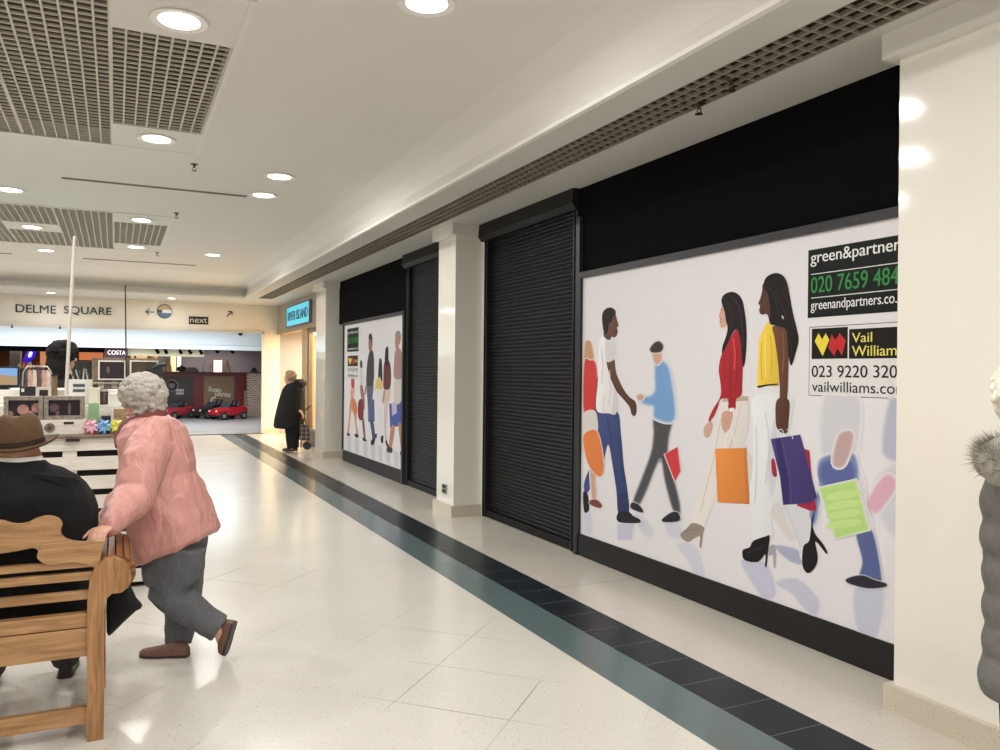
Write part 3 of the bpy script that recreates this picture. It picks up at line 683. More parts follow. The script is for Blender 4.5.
lg.p((232, 214, 70), [(62, 505), (78, 472), (93, 498), (108, 472), (123, 500), (95, 568)], smooth=False)
lg.p((190, 44, 44), [(118, 532), (133, 476), (148, 500), (166, 472), (192, 502), (176, 566), (156, 534), (144, 568)], smooth=False)
obj('heart_mark', lg.mb, pm, sg2, smooth=False)
board_text('Vail', 852.6, 342.6, 873.2, 9.6, 0, (230, 216, 110), sg2, 'lettering', .008, lift=.005)
board_text('Williams', 852.6, 356.2, 897.5, 10.2, 0, (230, 216, 110), sg2, 'lettering', .008, lift=.005, full=8 / 7.0)
board_text('023 9220 320', 812.3, 377.0, 898.5, 11.4, 0, (36, 34, 36), sg2, 'lettering', .004, lift=.0045)
board_text('vailwilliams.com', 812.5, 391.5, 896, 10.2, 0, (36, 34, 36), sg2, 'lettering', .0, lift=.0045, full=16 / 14.1)

# --- small far poster
h2 = hoarding(10.58, 13.74, .19, 2.345, 'small-looking far hoarding with a printed poster of walking people, beside the far shutter', 10.50, 14.19)
def fig2(parts, label):
    a = Art(PLX, 335, 305, 4.167, (10.585, 13.735))
    for p in parts: a.p(*p[:2], **(p[2] if len(p) > 2 else {}))
    a.done('printed_figure', h2, label)
fig2([((190, 60, 70), [(68, 306), (80, 306), (80, 352), (70, 352)]), ((214, 160, 150), [(66, 350), (82, 350), (78, 385), (66, 385)]), ((206, 150, 130), [(64, 395), (76, 395), (64, 470), (58, 535), (52, 530), (58, 470)]), ((206, 150, 130), [(76, 420), (90, 430), (90, 490), (97, 535), (90, 540), (84, 490)]),
      ((204, 128, 84), [(70, 385), (86, 400), (94, 440), (84, 460), (70, 430)]), ((60, 50, 55), [(52, 532), (62, 538), (62, 547), (50, 545)]), ((60, 50, 55), [(84, 536), (97, 540), (98, 552), (84, 550)])], 'printed woman in short red dress')
fig2([((60, 48, 50), [(105, 232), (113, 236), (114, 262), (106, 268)]), ((206, 206, 214), [(104, 268), (115, 270), (118, 340), (106, 345)]), ((150, 110, 110), [(104, 340), (116, 340), (124, 400), (122, 440), (112, 400)]), ((124, 46, 60), [(98, 402), (116, 398), (118, 475), (98, 470)]), ((110, 90, 90), [(112, 470), (120, 470), (128, 560), (122, 565)]), ((40, 36, 40), [(116, 552), (130, 560), (132, 570), (118, 566)])], 'printed slim figure with dark red bag')
fig2([((120, 150, 190), [(136, 400), (164, 392), (166, 485), (138, 488)], dict(smooth=False)), ((60, 96, 170), [(138, 402), (163, 396), (165, 484), (140, 486)], dict(smooth=False)), ((90, 96, 120), [(134, 330), (160, 330), (156, 400), (160, 490), (164, 540), (158, 560), (148, 500), (136, 400)]), ((62, 60, 64), [(144, 195), (158, 192), (163, 240), (160, 330), (136, 336), (130, 330), (134, 250)]),
      ((150, 110, 94), [(130, 330), (135, 320), (128, 370), (122, 372)]), ((150, 112, 96), [(142, 135), (154, 130), (156, 170), (150, 195), (142, 188), (140, 160)]), ((40, 32, 30), [(141, 140), (143, 122), (152, 120), (156, 140), (154, 165), (150, 145)]), ((64, 80, 120), [(146, 486), (160, 486), (168, 560), (158, 580), (154, 530)]), ((40, 38, 44), [(152, 562), (168, 556), (160, 585), (150, 580)])], 'printed man in dark jumper with patterned blue bag')
fig2([((222, 220, 222), [(178, 345), (198, 345), (196, 420), (200, 500), (198, 540), (190, 500), (182, 540), (174, 545), (178, 480), (172, 410)]), ((214, 190, 110), [(180, 300), (194, 310), (198, 350), (172, 348), (166, 360), (170, 330)]), ((36, 30, 32), [(184, 232), (190, 222), (196, 240), (198, 320), (188, 300), (180, 300)]), ((44, 40, 44), [(192, 548), (202, 545), (200, 575), (192, 572)]), ((44, 40, 44), [(166, 540), (174, 536), (174, 552), (166, 556)])], 'printed small woman with yellow scarf')
fig2([((205, 190, 176), [(205, 345), (232, 345), (226, 400), (216, 416), (204, 390)]), ((104, 48, 56), [(206, 240), (226, 234), (234, 280), (230, 345), (204, 348), (202, 300)]), ((34, 26, 28), [(210, 190), (216, 174), (222, 180), (224, 240), (230, 262), (220, 250), (208, 250)]), ((190, 140, 120), [(204, 350), (210, 360), (204, 410), (198, 400)]), ((205, 190, 190), [(206, 400), (222, 410), (214, 520), (222, 590), (216, 596), (206, 520)]), ((60, 50, 56), [(212, 560), (226, 590), (222, 600), (212, 580)])], 'printed woman in dark red top')
fig2([((70, 90, 160), [(226, 412), (280, 398), (282, 502), (230, 512)], dict(smooth=False)), ((196, 180, 200), [(236, 410), (256, 402), (258, 450), (238, 462)], dict(smooth=False)), ((206, 196, 190), [(250, 300), (276, 302), (276, 400), (246, 404)]), ((164, 128, 128), [(252, 190), (272, 182), (284, 230), (284, 300), (248, 305), (246, 250)]), ((190, 140, 120), [(280, 290), (288, 330), (290, 400), (282, 410)]), ((180, 130, 110), [(252, 130), (264, 126), (268, 160), (262, 186), (252, 178)]), ((150, 138, 130), [(251, 130), (258, 108), (272, 112), (275, 140), (268, 165), (264, 135)]), ((180, 130, 110), [(234, 510), (250, 508), (240, 580), (230, 605), (224, 600)]), ((180, 130, 110), [(264, 500), (276, 500), (288, 590), (284, 620), (276, 600)]), ((60, 52, 58), [(218, 592), (238, 595), (238, 615), (218, 612)]), ((60, 52, 58), [(272, 610), (288, 610), (286, 630), (274, 628)])], 'printed grey-haired person with large blue bag')
for x in (60, 92, 128, 160, 190, 222, 256, 280):
    a = Art(PLX, 335, 305, 4.167, (10.585, 13.735)); a.p((200, 200, 216), [(x - 8, 548 + (x - 60) * .33), (x + 6, 552 + (x - 60) * .33), (x + 4, 610 + (x - 60) * .3), (x - 6, 600 + (x - 60) * .3)], soft=4)
    a.done('printed_floor_reflection', h2, 'pale printed reflection under a walker')
s3 = plate(347.6, 329, 359, 352, (24, 28, 26), h2, 'agent_sign', .003); lab(s3, 'black letting-agent sign with green number')
board_text('green&partners', 348.2, 334.2, 358.6, 2.6, .28, (225, 225, 225), s3, 'lettering', .01, clip=None)
board_text('020 7659 484', 348.2, 344, 358.6, 6, 0, (58, 140, 74), s3, 'lettering', .01, clip=None)
board_text('greenandpartners.co.uk', 348.2, 350, 358.6, 2.2, .28, (225, 225, 225), s3, 'lettering', .01, clip=None)
s4 = plate(347.6, 355.5, 359, 378.5, (214, 212, 212), h2, 'agent_sign', .003); lab(s4, 'white letting-agent sign with small dark name panel')
plate(348, 356, 358.6, 366.2, (34, 30, 26), s4, 'name_panel', .0036)
lg = Art(PLX - .004, 330, 310, 8.34); lg.p((232, 214, 70), [(152, 405), (162, 398), (170, 410), (176, 400), (184, 412), (168, 458)], smooth=False).p((190, 44, 44), [(184, 412), (190, 398), (198, 408), (206, 420), (196, 455), (188, 440)], smooth=False)
obj('heart_mark', lg.mb, pm, s4, smooth=False)
board_text('Vail Williams', 354.8, 362.5, 358.5, 3.2, 0, (230, 216, 110), s4, 'lettering', .006, clip=None, lift=.0052)
board_text('023 9220 320', 348.2, 371.2, 358.6, 2.9, 0, (36, 34, 36), s4, 'lettering', .006, clip=None)
board_text('vailwilliams.com', 348.2, 376.6, 358.6, 2.6, 0, (36, 34, 36), s4, 'lettering', .004, clip=None)

# ================================================================== LIT SHOP ON THE RIGHT, beyond the far pillar
shop_cream = M('shop_wall_cream', (240, 222, 186), .6, noise=.03)
struct('wall_shop', MB().box(6.4, 6.5, 14.9, 21.0, 0, 2.55).box(3.7, 6.4, 14.9, 15.0, 0, 2.55).box(3.7, 6.4, 20.9, 21.0, 0, 2.55), shop_cream)
struct('floor_shop', MB().box(3.62, 6.5, 14.9, 21.0, -.12, 0), floor_mat('shop_floor', (206, 186, 150), [('y', 0, .6)], (130, 110, 80), .006, .25))
struct('ceiling_shop', MB().box(3.70, 6.5, 14.9, 21.0, 2.55, 2.6), plaster)
t = thing('shop_fascia', 'grey shop fascia with a glowing cyan sign panel, above the lit doorway on the right', 'shop sign', (3.62, 17.6, 2.47))
obj('fascia_board', MB().bbox(3.60, 3.70, 14.96, 20.24, 2.47, 3.149, .004), M('fascia_grey', (172, 164, 150), .4, .2), t, smooth=False)
obj('lower_rail', MB().box(3.58, 3.72, 14.96, 20.24, 2.44, 2.47), M('brass_rail', (176, 150, 110), .3, .6), t, smooth=False)
sp = obj('sign_panel', MB().bbox(3.545, 3.60, 16.45, 18.80, 2.57, 2.99, .006), M('cyan_lightbox', (70, 205, 235), .3, emit=(60, 205, 240), strength=.95), t, smooth=False); lab(sp, 'glowing cyan sign panel')
obj('sign_border', MB().box(3.54, 3.6, 16.40, 18.85, 2.99, 3.02).box(3.54, 3.6, 16.40, 18.85, 2.54, 2.57).box(3.54, 3.6, 16.40, 16.45, 2.57, 2.99).box(3.54, 3.6, 18.80, 18.85, 2.57, 2.99), M('sign_grey', (110, 112, 116), .4, .4), sp, smooth=False)
obj('lettering', text_mb('RIVER ISLAND', (3.543, 18.66, 2.675), (0, -1, 0), (0, 0, 1), 2.1, .21, .085), M('navy_letters', (14, 20, 70), .4, noise=0), sp, smooth=False)
# shop front joinery
t = thing('glazed_shopfront', 'glazed timber shop front with a wooden door post, beside the woman in black', 'shop front', (3.68, 17.6, 0))
fmm = M('shop_frame_wood', (196, 164, 118), .4, noise=.1, stretch=(1, 1, .2))
obj('door_post', MB().bbox(3.62, 3.78, 16.92, 17.45, 0, 2.44, .006), fmm, t, smooth=False)
obj('window_frame', MB().box(3.64, 3.72, 15.02, 16.9, .30, .36).box(3.64, 3.72, 15.02, 15.08, .36, 2.44).box(3.64, 3.72, 16.84, 16.9, .36, 2.44).box(3.64, 3.72, 15.08, 16.84, 2.36, 2.44), M('shop_frame_metal', (130, 120, 108), .35, .5), t, smooth=False)
obj('stall_riser', MB().bbox(3.64, 3.74, 15.0, 16.92, 0, .30, .005), M('stall_riser_dark', (70, 58, 48), .4), t, smooth=False)
gm = bpy.data.materials.new('clear_glass'); q = NT(gm); q.b.inputs['Transmission Weight'].default_value = 1; q.b.inputs['Roughness'].default_value = .02; q.b.inputs['IOR'].default_value = 1.02; q.b.inputs['Base Color'].default_value = (.97, .98, .97, 1); q.b.inputs['Alpha'].default_value = .18
obj('window_pane', MB().box(3.676, 3.684, 15.08, 16.84, .36, 2.36), gm, t, smooth=False)
# display table and garments inside
t = thing('display_table', 'small white display table inside the lit shop window', 'table', (4.05, 16.1, 0))
obj('tabletop', MB().bbox(3.82, 4.28, 15.65, 16.6, .52, .60, .008), M('table_wood', (206, 150, 92), .4), t, smooth=False)
for x in (3.86, 4.24):
    for y in (15.7, 16.55): obj('leg', MB().bbox(x - .025, x + .025, y - .025, y + .025, 0, .52, .004), M('table_leg', (60, 48, 40), .5), t, smooth=False)
t = thing('white_lantern_box', 'white lantern-shaped box standing on the shop window table', 'box', (4.0, 16.15, .60))
obj('body', MB().prism([(3.9, 15.95, .60), (3.9, 16.35, .60), (3.9, 16.35, .84), (3.9, 16.15, 1.0), (3.9, 15.95, .84)], (.2, 0, 0)), M('white_card', (244, 236, 220), .5), t, smooth=False)
obj('opening', MB().box(3.893, 3.902, 16.03, 16.13, .64, .8).box(3.893, 3.902, 16.17, 16.27, .64, .8), M('card_shade', (196, 170, 130), .6), t, smooth=False)
def mannequin(x, y, label, cm):
    t = thing('mannequin', label, 'mannequin', (x, y, 0))
    b = MB().tube([(x, y, .95), (x, y, 1.1), (x, y, 1.3), (x, y, 1.42), (x, y, 1.48), (x, y, 1.56)], [(.14, .1), (.12, .09), (.17, .1), (.16, .08), (.06, .05), (.05, .05)], 14, side=(0, 1, 0)).ell((x, y, 1.66), .075, .085, .11)
    for s_ in (-1, 1):
        b.tube([(x, y + s_ * .16, 1.41), (x, y + s_ * .21, 1.12), (x - .05, y + s_ * .2, .88)], [.05, .04, .03], 8, round_ends=True); b.tube([(x, y + s_ * .08, .98), (x, y + s_ * .09, .5), (x, y + s_ * .09, .08)], [.08, .06, .04], 8, round_ends=True)
    put('body', fuse(b, 'mannequin_body', .014), M('mannequin_skin', (196, 168, 140), .5), t)
    obj('dress', MB().tube([(x, y, .62), (x, y, .9), (x, y, 1.12), (x, y, 1.3), (x, y, 1.44)], [(.24, .18), (.18, .14), (.14, .11), (.185, .12), (.15, .09)], 16, side=(0, 1, 0)), cm, t)
    obj('base_plate', MB().lathe([(.2, 0), (.2, .012), (.001, .014)], (x, y, 0), 24), M('mannequin_base', (160, 150, 140), .3, .6), t)
mannequin(4.3, 15.5, 'dark-dressed mannequin inside the lit shop, seen past the far pillar', M('dress_olive', (74, 62, 44), .8))
t = thing('wall_panel_display', 'tan display panel on the wall inside the lit shop', 'wall panel', (6.38, 18.6, .6))
obj('panel', MB().bbox(6.34, 6.40, 17.9, 19.3, .6, 2.2, .01), M('panel_tan', (240, 214, 170), .5), t, smooth=False)
for i in range(3): obj('shelf', MB().bbox(6.1, 6.34, 17.95, 19.25, .9 + .45 * i, .93 + .45 * i, .004), fmm, t, smooth=False)
# ================================================================== PEOPLE
skin_m = M('skin_fair', (214, 164, 142), .5, noise=.06, scale=30, bump=.05, bscale=120)
eye_m = M('eye_white', (230, 226, 220), .25, noise=0); iris_m = M('eye_iris', (60, 66, 74), .25, noise=0); lip_m = M('lips', (176, 104, 96), .45)
def head(b, c, f, u, s=1.0):
    c, f, u = V(c), V(f).normalized(), V(u); u = (u - f * u.dot(f)).normalized(); l = u.cross(f)
    E_ = lambda o, a, bb, cc: b.ell(c + (l * o[0] + f * o[1] + u * o[2]) * s, l * a * s, f * bb * s, u * cc * s, 18, 12)
    E_((0, -.012, .025), .076, .096, .095); E_((0, .022, -.035), .062, .072, .085); E_((0, .052, -.095), .036, .034, .026)
    E_((0, .078, .028), .052, .016, .014); E_((.034, .066, -.035), .024, .022, .022); E_((-.034, .066, -.035), .024, .022, .022)
    E_((0, .086, -.062), .026, .012, .009); E_((0, .084, -.074), .022, .012, .008)
    for q in (-1, 1): E_((q * .077, -.008, -.012), .011, .024, .034)
    b.tube([c + (f * .086 + u * .02) * s, c + (f * .104 - u * .012) * s, c + (f * .112 - u * .028) * s, c + (f * .09 - u * .036) * s], [.010 * s, .012 * s, .016 * s, .013 * s], 10, round_ends=True)
    return [(c + (l * q * .032 + f * .084 + u * .012) * s) for q in (-1, 1)], c + (f * .096 - u * .066) * s, l, f, u
def face_parts(root, info, s=1.0):
    eyes, mouth, l, f, u = info
    for e in eyes:
        o = obj('eye', MB().ell(e, l * .013 * s, f * .011 * s, u * .009 * s, 12, 8), eye_m, root)
        obj('iris', MB().ell(e + f * .008 * s, l * .006 * s, f * .004 * s, u * .006 * s, 10, 6), iris_m, o)
    obj('mouth', MB().ell(mouth, l * .024 * s, f * .006 * s, u * .008 * s, 14, 8), lip_m, root)
def hand(b, w, d, n, t, curl=(.5, .5, .5, .5), s=1.0, thumb=.5):
    w, d = V(w), V(d).normalized(); n = V(n); n = (n - d * n.dot(d)).normalized(); t = V(t); t = (t - d * t.dot(d) - n * t.dot(n)).normalized()
    b.tube([w - d * .03 * s, w, w + d * .035 * s, w + d * .075 * s, w + d * .09 * s], [(.026 * s, .02 * s), (.029 * s, .019 * s), (.038 * s, .017 * s), (.041 * s, .014 * s), (.039 * s, .011 * s)], 14, side=t, round_ends=True)
    for k, (o, ln, r) in enumerate(((.030, .072, .0088), (.010, .081, .0092), (-.011, .075, .0088), (-.030, .058, .0078))):
        p = w + d * (.078 - abs(k - 1.2) * .004) * s + t * o * s; pts = [p - d * .02 * s, p]; a = 0; dd = d + t * o * 1.6
        for q, fr in enumerate((.45, .3, .25)):
            a += curl[k] * (.8, 1.1, .8)[q]; pts.append(pts[-1] + (dd * math.cos(a) + n * math.sin(a)).normalized() * ln * fr * s)
        b.tube(pts, [r * s * 1.05, r * s * 1.08, r * s, r * s * .93, r * s * .8], 10, round_ends=True)
    p = w + d * .028 * s + t * .03 * s; td = (d * .62 + t * .7 + n * thumb * .5).normalized(); td2 = (d * .85 + t * .3 + n * thumb).normalized()
    b.tube([p - t * .02 * s, p + td * .022 * s, p + td * .045 * s, p + td * .045 * s + td2 * .032 * s], [.014 * s, .0125 * s, .0105 * s, .0085 * s], 10, round_ends=True)
def limb(b, pts, rad, n=14, side=None): b.tube(pts, rad, n, side=side, round_ends=True)
def lerp(a, b, t): return V(a) * (1 - t) + V(b) * t
def sec(Fp, Bp, s, wd, n=28, e=2.3, s2=None):        # section of a garment between a front and a back point of its outline
    a, b = pt(Fp[0], Fp[1], s), pt(Bp[0], Bp[1], s2 or s); c = (a + b) / 2; ax = (b - a) / 2; o = []
    for j in range(n):
        th = 2 * math.pi * j / n; cx, sy = math.cos(th), math.sin(th)
        k = (abs(cx) ** e + abs(sy) ** e) ** (-1 / e)
        o.append(c + ax * cx * k + FW * wd * sy * k)
    return o
def fabric(name, col, rough=.75, folds=.5, scale=5, stretch=(1, 1, .45), weave=0, noise=.1):
    m = bpy.data.materials.new(name); t = NT(m); c = lin(col)
    tc = t.n('ShaderNodeTexCoord'); mp = t.n('ShaderNodeMapping'); mp.inputs['Scale'].default_value = stretch; t.l(tc.outputs['Object'], mp.inputs[0])
    n1 = t.n('ShaderNodeTexNoise'); n1.inputs['Scale'].default_value = scale; n1.inputs['Detail'].default_value = 3; n1.inputs['Distortion'].default_value = 1.2; t.l(mp.outputs[0], n1.inputs[0])
    a = tuple(k * (1 - noise) for k in c[:3]) + (1,); b = tuple(min(1, k * (1 + noise)) for k in c[:3]) + (1,)
    col_ = t.mix(n1.outputs[0], a, b)
    if weave:
        n2 = t.n('ShaderNodeTexNoise'); n2.inputs['Scale'].default_value = 160; n2.inputs['Detail'].default_value = 2; t.l(tc.outputs['Object'], n2.inputs[0])
        rp = t.n('ShaderNodeMapRange'); rp.inputs[1].default_value = .35; rp.inputs[2].default_value = .65; t.l(n2.outputs[0], rp.inputs[0])
        col_ = t.mix(rp.outputs[0], t.mix(weave, col_, (0, 0, 0, 1)), t.mix(weave * .6, col_, (.5, .5, .5, 1)))
    t.l(col_, t.b.inputs['Base Color']); t.b.inputs['Roughness'].default_value = rough
    bp = t.n('ShaderNodeBump'); bp.inputs['Strength'].default_value = folds; bp.inputs['Distance'].default_value = .03; t.l(n1.outputs[0], bp.inputs['Height']); t.l(bp.outputs[0], t.b.inputs['Normal'])
    return m
def wrinkle(me, amp, freq, axis=(1, 1, .4), seed=0):  # real folds pressed into a garment
    me.update(); nr = [v.normal.copy() for v in me.vertices]
    for v, nn in zip(me.vertices, nr):
        q = V((v.co.x * freq * axis[0] + seed, v.co.y * freq * axis[1], v.co.z * freq * axis[2]))
        v.co += nn * (amp * (1 - 2 * abs(mnoise.noise(q))) + amp * .5 * mnoise.noise(q * 2.3))
def curly(c, ax, ay, az, f, n, r, seed, skip=.5, low=-.2, core=.93):
    rnd = random.Random(seed); b = MB(); b.ell(c, ax * core, ay * core, az * core, 24, 16)
    fd = V(f).normalized()
    k = 0
    while k < n:
        d = V((rnd.gauss(0, 1), rnd.gauss(0, 1), rnd.gauss(0, 1))).normalized()
        if d.dot(fd) > skip and d.z < .45: continue
        if d.z < -.75: continue
        p = c + ax * d.dot(ax.normalized()) + ay * d.dot(ay.normalized()) + az * d.dot(az.normalized())
        rr = r * rnd.uniform(.75, 1.3); b.ell(p, rr, rr, rr * .85, 8, 6); k += 1
    return b

# ------------------------------------------------ woman in the pink jacket leaning on the bench arm
f = (-RT * .95 + FW * .30).normalized(); lft = UP.cross(f)          # she faces the kiosk; her left side is towards us
b = MB()
hc = pt(141, 399, 4.33); hf = (f - UP * .28).normalized(); hu = (UP * .95 + f * .25).normalized()
info = head(b, hc, hf, hu, .98)
neck0, chest, waist, pelv = pt(152, 424, 4.33), pt(157, 446, 4.33), pt(166, 490, 4.33), pt(181, 546, 4.33)
limb(b, [hc - hu * .05 - hf * .02, pt(150, 420, 4.33), neck0], [.055, .056, .062])
b.tube([pt(182, 562, 4.33), pelv, waist, chest, neck0], [(.12, .09), (.14, .10), (.13, .10), (.15, .11), (.08, .065)], 18, side=FW, round_ends=True)
shL, elL, wrL = pt(150, 439, 4.14), pt(134, 498, 3.93), pt(109, 526, 3.60)
shR, elR, wrR = pt(149, 438, 4.47), pt(134, 490, 4.36), pt(108, 518, 4.10)
limb(b, [chest, shL, lerp(shL, elL, .5), elL, lerp(elL, wrL, .5), wrL], [.06, .055, .047, .042, .036, .027])
limb(b, [chest, shR, lerp(shR, elR, .5), elR, lerp(elR, wrR, .5), wrR], [.06, .055, .047, .042, .036, .027])
dL = (pt(96, 534, 3.49) - wrL).normalized(); dR = (pt(98, 522, 4.0) - wrR).normalized()
hand(b, wrL, dL, V((0, 0, -1)), FW - RT * .3, (.45, .42, .42, .5)); hand(b, wrR, dR, V((0, 0, -1)), -FW, (.45, .42, .42, .5))
hL, knL, anL, toL = pt(182, 556, 4.25), pt(168, 593, 4.25), pt(219, 630, 4.29), pt(224, 651, 4.30)
hR, knR, anR, toR = pt(182, 556, 4.41), pt(183, 600, 4.42), pt(178, 646, 4.40), pt(146, 653, 4.37)
for h, k, a_, t_ in ((hL, knL, anL, toL), (hR, knR, anR, toR)):
    limb(b, [pelv, h, lerp(h, k, .5), k, lerp(k, a_, .35), a_], [.08, .08, .07, .056, .05, .034])
    limb(b, [a_, lerp(a_, t_, .4), lerp(a_, t_, .75)], [.034, .028, .02])
lady = put('person', fuse(b, 'person', .006), skin_m)
tag(lady, 'curly grey-haired person in pink jacket leaning on the end of the bench', 'person')
face_parts(lady, info, .98)
sv = pt(143, 394, 4.33)
hb = curly(sv, RT * .114, FW * .108, UP * .108, hf - UP * .45 + V((0, 0, 0)), 420, .0155, 3, skip=.62)
hb.ell(pt(152, 409, 4.33), RT * .07, FW * .075, UP * .05, 14, 10)
for i in range(90):
    rr = random.Random(i); q = pt(150 + rr.uniform(-8, 10), 411 + rr.uniform(-7, 6), 4.33) + FW * rr.uniform(-.09, .09); hb.ell(q, .017, .017, .014, 8, 6)
put('hair', fuse(hb, 'hair', .0055, 1), fabric('grey_curls', (190, 184, 174), .8, .6, 60, (1, 1, 1), noise=.4), lady)
pink = fabric('pink_nylon', (204, 146, 138), .5, .6, 9, (1.3, 1.3, .6), noise=.07)
j = MB()
prof_ = [((141, 562), (212, 533), .225), ((138, 556), (214.5, 529), .245), ((136, 541), (210, 514), .25), ((133.5, 521), (202.5, 496), .245), ((131.5, 501), (197, 481), .23), ((129, 482), (192, 472), .215), ((127, 466), (191.5, 462), .212), ((125, 450), (187.5, 446), .212), ((124, 438), (180, 429), .20), ((126, 428), (171.5, 419), .165), ((130, 421), (163, 414.5), .11), ((136, 417), (158, 413), .08)]
j.rings([sec(q[0], q[1], 4.33, q[2]) for q in prof_])
for sh, el, wr, sg in ((shL, elL, wrL, -1), (shR, elR, wrR, 1)):
    j.tube([sh + V((0, 0, .035)) - FW * sg * .05, sh + V((0, 0, -.035)), lerp(sh, el, .45), lerp(sh, el, .8), el, lerp(el, wr, .3), lerp(el, wr, .62), lerp(el, wr, .9), lerp(el, wr, .98)], [.075, .105, .106, .092, .09, .078, .068, .05, .046], 18, round_ends=True)
jm = fuse(j, 'jacket', .006, 2)
wrinkle(jm, .009, 6.5, (1.3, 1.3, .8), 3); wrinkle(jm, .0022, 16, (1, 1, .8), 8)
jk = put('jacket', jm, pink, lady); lab(jk, 'pink hip-length jacket')
obj('collar', MB().rings([sec((118.5, 448), (166, 418), 4.33, .13), sec((117, 438), (166.5, 414), 4.33, .135), sec((122, 425), (163, 408), 4.33, .115), sec((126, 420), (161, 410), 4.33, .10)], cap=False), fabric('collar_rose', (126, 66, 64), .7, .4, 14), lady)
pk = MB(); pk.tube([pt(126, 549, 4.115), pt(134, 556, 4.115)], .004, 8); 
obj('pocket_stud', MB().ell(pt(136.5, 533.5, 4.10), .008, .006, .008, 10, 8), M('stud_dark', (60, 40, 40), .4), jk)
def cuff(el, wr): return MB().tube([lerp(el, wr, .9), lerp(el, wr, 1.0)], [.05, .046], 16)
obj('cuff', cuff(elL, wrL), pink, jk); obj('cuff', cuff(elR, wrR), pink, jk)
tr = MB()
tr.rings([sec((144, 540), (206, 524), 4.33, .19), sec((147, 552), (202, 546), 4.33, .205), sec((148, 566), (199, 566), 4.33, .185), sec((149, 578), (198, 580), 4.33, .18)])
tr.tube([hL + UP * .06, lerp(hL, knL, .4), knL, lerp(knL, anL, .3), lerp(knL, anL, .7), anL + UP * .012], [.125, .115, .098, .088, .074, .070], 18, round_ends=False)
tr.tube([hR + UP * .06, lerp(hR, knR, .4), knR, lerp(knR, anR, .4), lerp(knR, anR, .8), anR + UP * .02], [.125, .11, .092, .08, .070, .068], 18)
tm = fuse(tr, 'trousers', .007, 4); wrinkle(tm, .007, 8, (1, 1, 1), 9)
put('trousers', tm, fabric('charcoal_tweed', (92, 94, 98), .85, .5, 9, (1, 1, .5), weave=.13, noise=.12), lady)
shoe_m = M('brown_suede', (112, 82, 70), .75, noise=.15, scale=30, bump=.2)
def shoe(heel, toe, upv, ank, root, m, s=1.0, name='shoe'):
    heel, toe, upv = V(heel), V(toe), V(upv).normalized(); d = (toe - heel).normalized(); upv = (upv - d * upv.dot(d)).normalized(); l = d.cross(upv); L = (toe - heel).length
    b = MB(); rr = []
    for q, wd, hh in ((0, .022, .04), (.04, .032, .06), (.2, .036, .072), (.38, .036, .062), (.58, .042, .048), (.8, .040, .038), (.94, .03, .030), (1, .014, .02)):
        c = heel + d * L * q; n = 18; ring = []
        for k in range(n):
            a = 2 * math.pi * k / n; x, z = math.cos(a) * wd * s, math.sin(a)
            ring.append(c + l * x + upv * (z * hh * s if z > 0 else z * .006) + upv * .012)
        rr.append(ring)
    b.rings(rr); o = obj(name, b, m, root)
    sb = MB(); rr = []
    for q, wd in ((0, .02), (.04, .033), (.2, .037), (.4, .035), (.62, .043), (.82, .041), (.95, .03), (1.0, .015)):
        c = heel + d * L * q; rr.append([c + l * wd * s * 1.03 + upv * .014, c - l * wd * s * 1.03 + upv * .014, c - l * wd * s * 1.03, c + l * wd * s * 1.03])
    sb.rings(rr); obj('sole', sb, M('sole_dark', (58, 46, 42), .6), o, smooth=False)
    return o
shoe(atZ(189, 656), atZ(140, 656.5), UP, anR, lady, shoe_m, .98)
toe_ = pt(226, 655.5, 4.29); hee_ = pt(236, 622, 4.31)
shoe(hee_, toe_, (RT * -.9 + UP * .35), anL, lady, shoe_m, 1.15)

# ------------------------------------------------ seated man in the brown hat (back to us)
cy = 4.10; cx = atY(20, 470, cy).x
P3 = lambda dx, y, z: V((cx + dx, y, z))
b = MB(); f = V((.12, 1, 0)).normalized()
hc = P3(.0, 4.10, 1.165); info = head(b, hc, (f - UP * .05), UP, 1.0)
limb(b, [hc - UP * .03 - f * .02, P3(0, 4.07, 1.10), P3(0, 4.06, 1.03)], [.062, .064, .075])
b.tube([P3(0, 4.1, .56), P3(0, 4.08, .66), P3(0, 4.04, .8), P3(0, 4.04, .95), P3(0, 4.06, 1.06)], [(.19, .14), (.19, .13), (.19, .13), (.2, .13), (.09, .08)], 18, side=(1, 0, 0), round_ends=True)
for q in (-1, 1):
    sh, el, wr = P3(q * .18, 4.06, .98), P3(q * .22, 4.16, .72), P3(q * .12, 4.40, .64)
    limb(b, [P3(0, 4.05, .98), sh, lerp(sh, el, .5), el, lerp(el, wr, .5), wr], [.06, .06, .052, .045, .04, .03])
    hand(b, wr, (V((-q * .5, 1, -.15))), V((0, 0, -1)), V((-q, -.3, 0)), (.3, .3, .3, .3))
    hp, kn, an = P3(q * .1, 4.12, .56), P3(q * .15, 4.52, .55), P3(q * .16, 4.60, .09)
    limb(b, [P3(0, 4.1, .57), hp, lerp(hp, kn, .5), kn, lerp(kn, an, .35), an], [.1, .09, .082, .062, .06, .04])
    limb(b, [an, an + f * .08 - UP * .045, an + f * .13 - UP * .055], [.036, .03, .022])
man = put('person', fuse(b, 'person', .007), M('skin_ruddy', (176, 122, 100), .5, noise=.06, scale=30))
tag(man, 'person in a brown brimmed hat and black coat sitting on the bench with back turned', 'person')
face_parts(man, info)
coat = MB(); rr = []
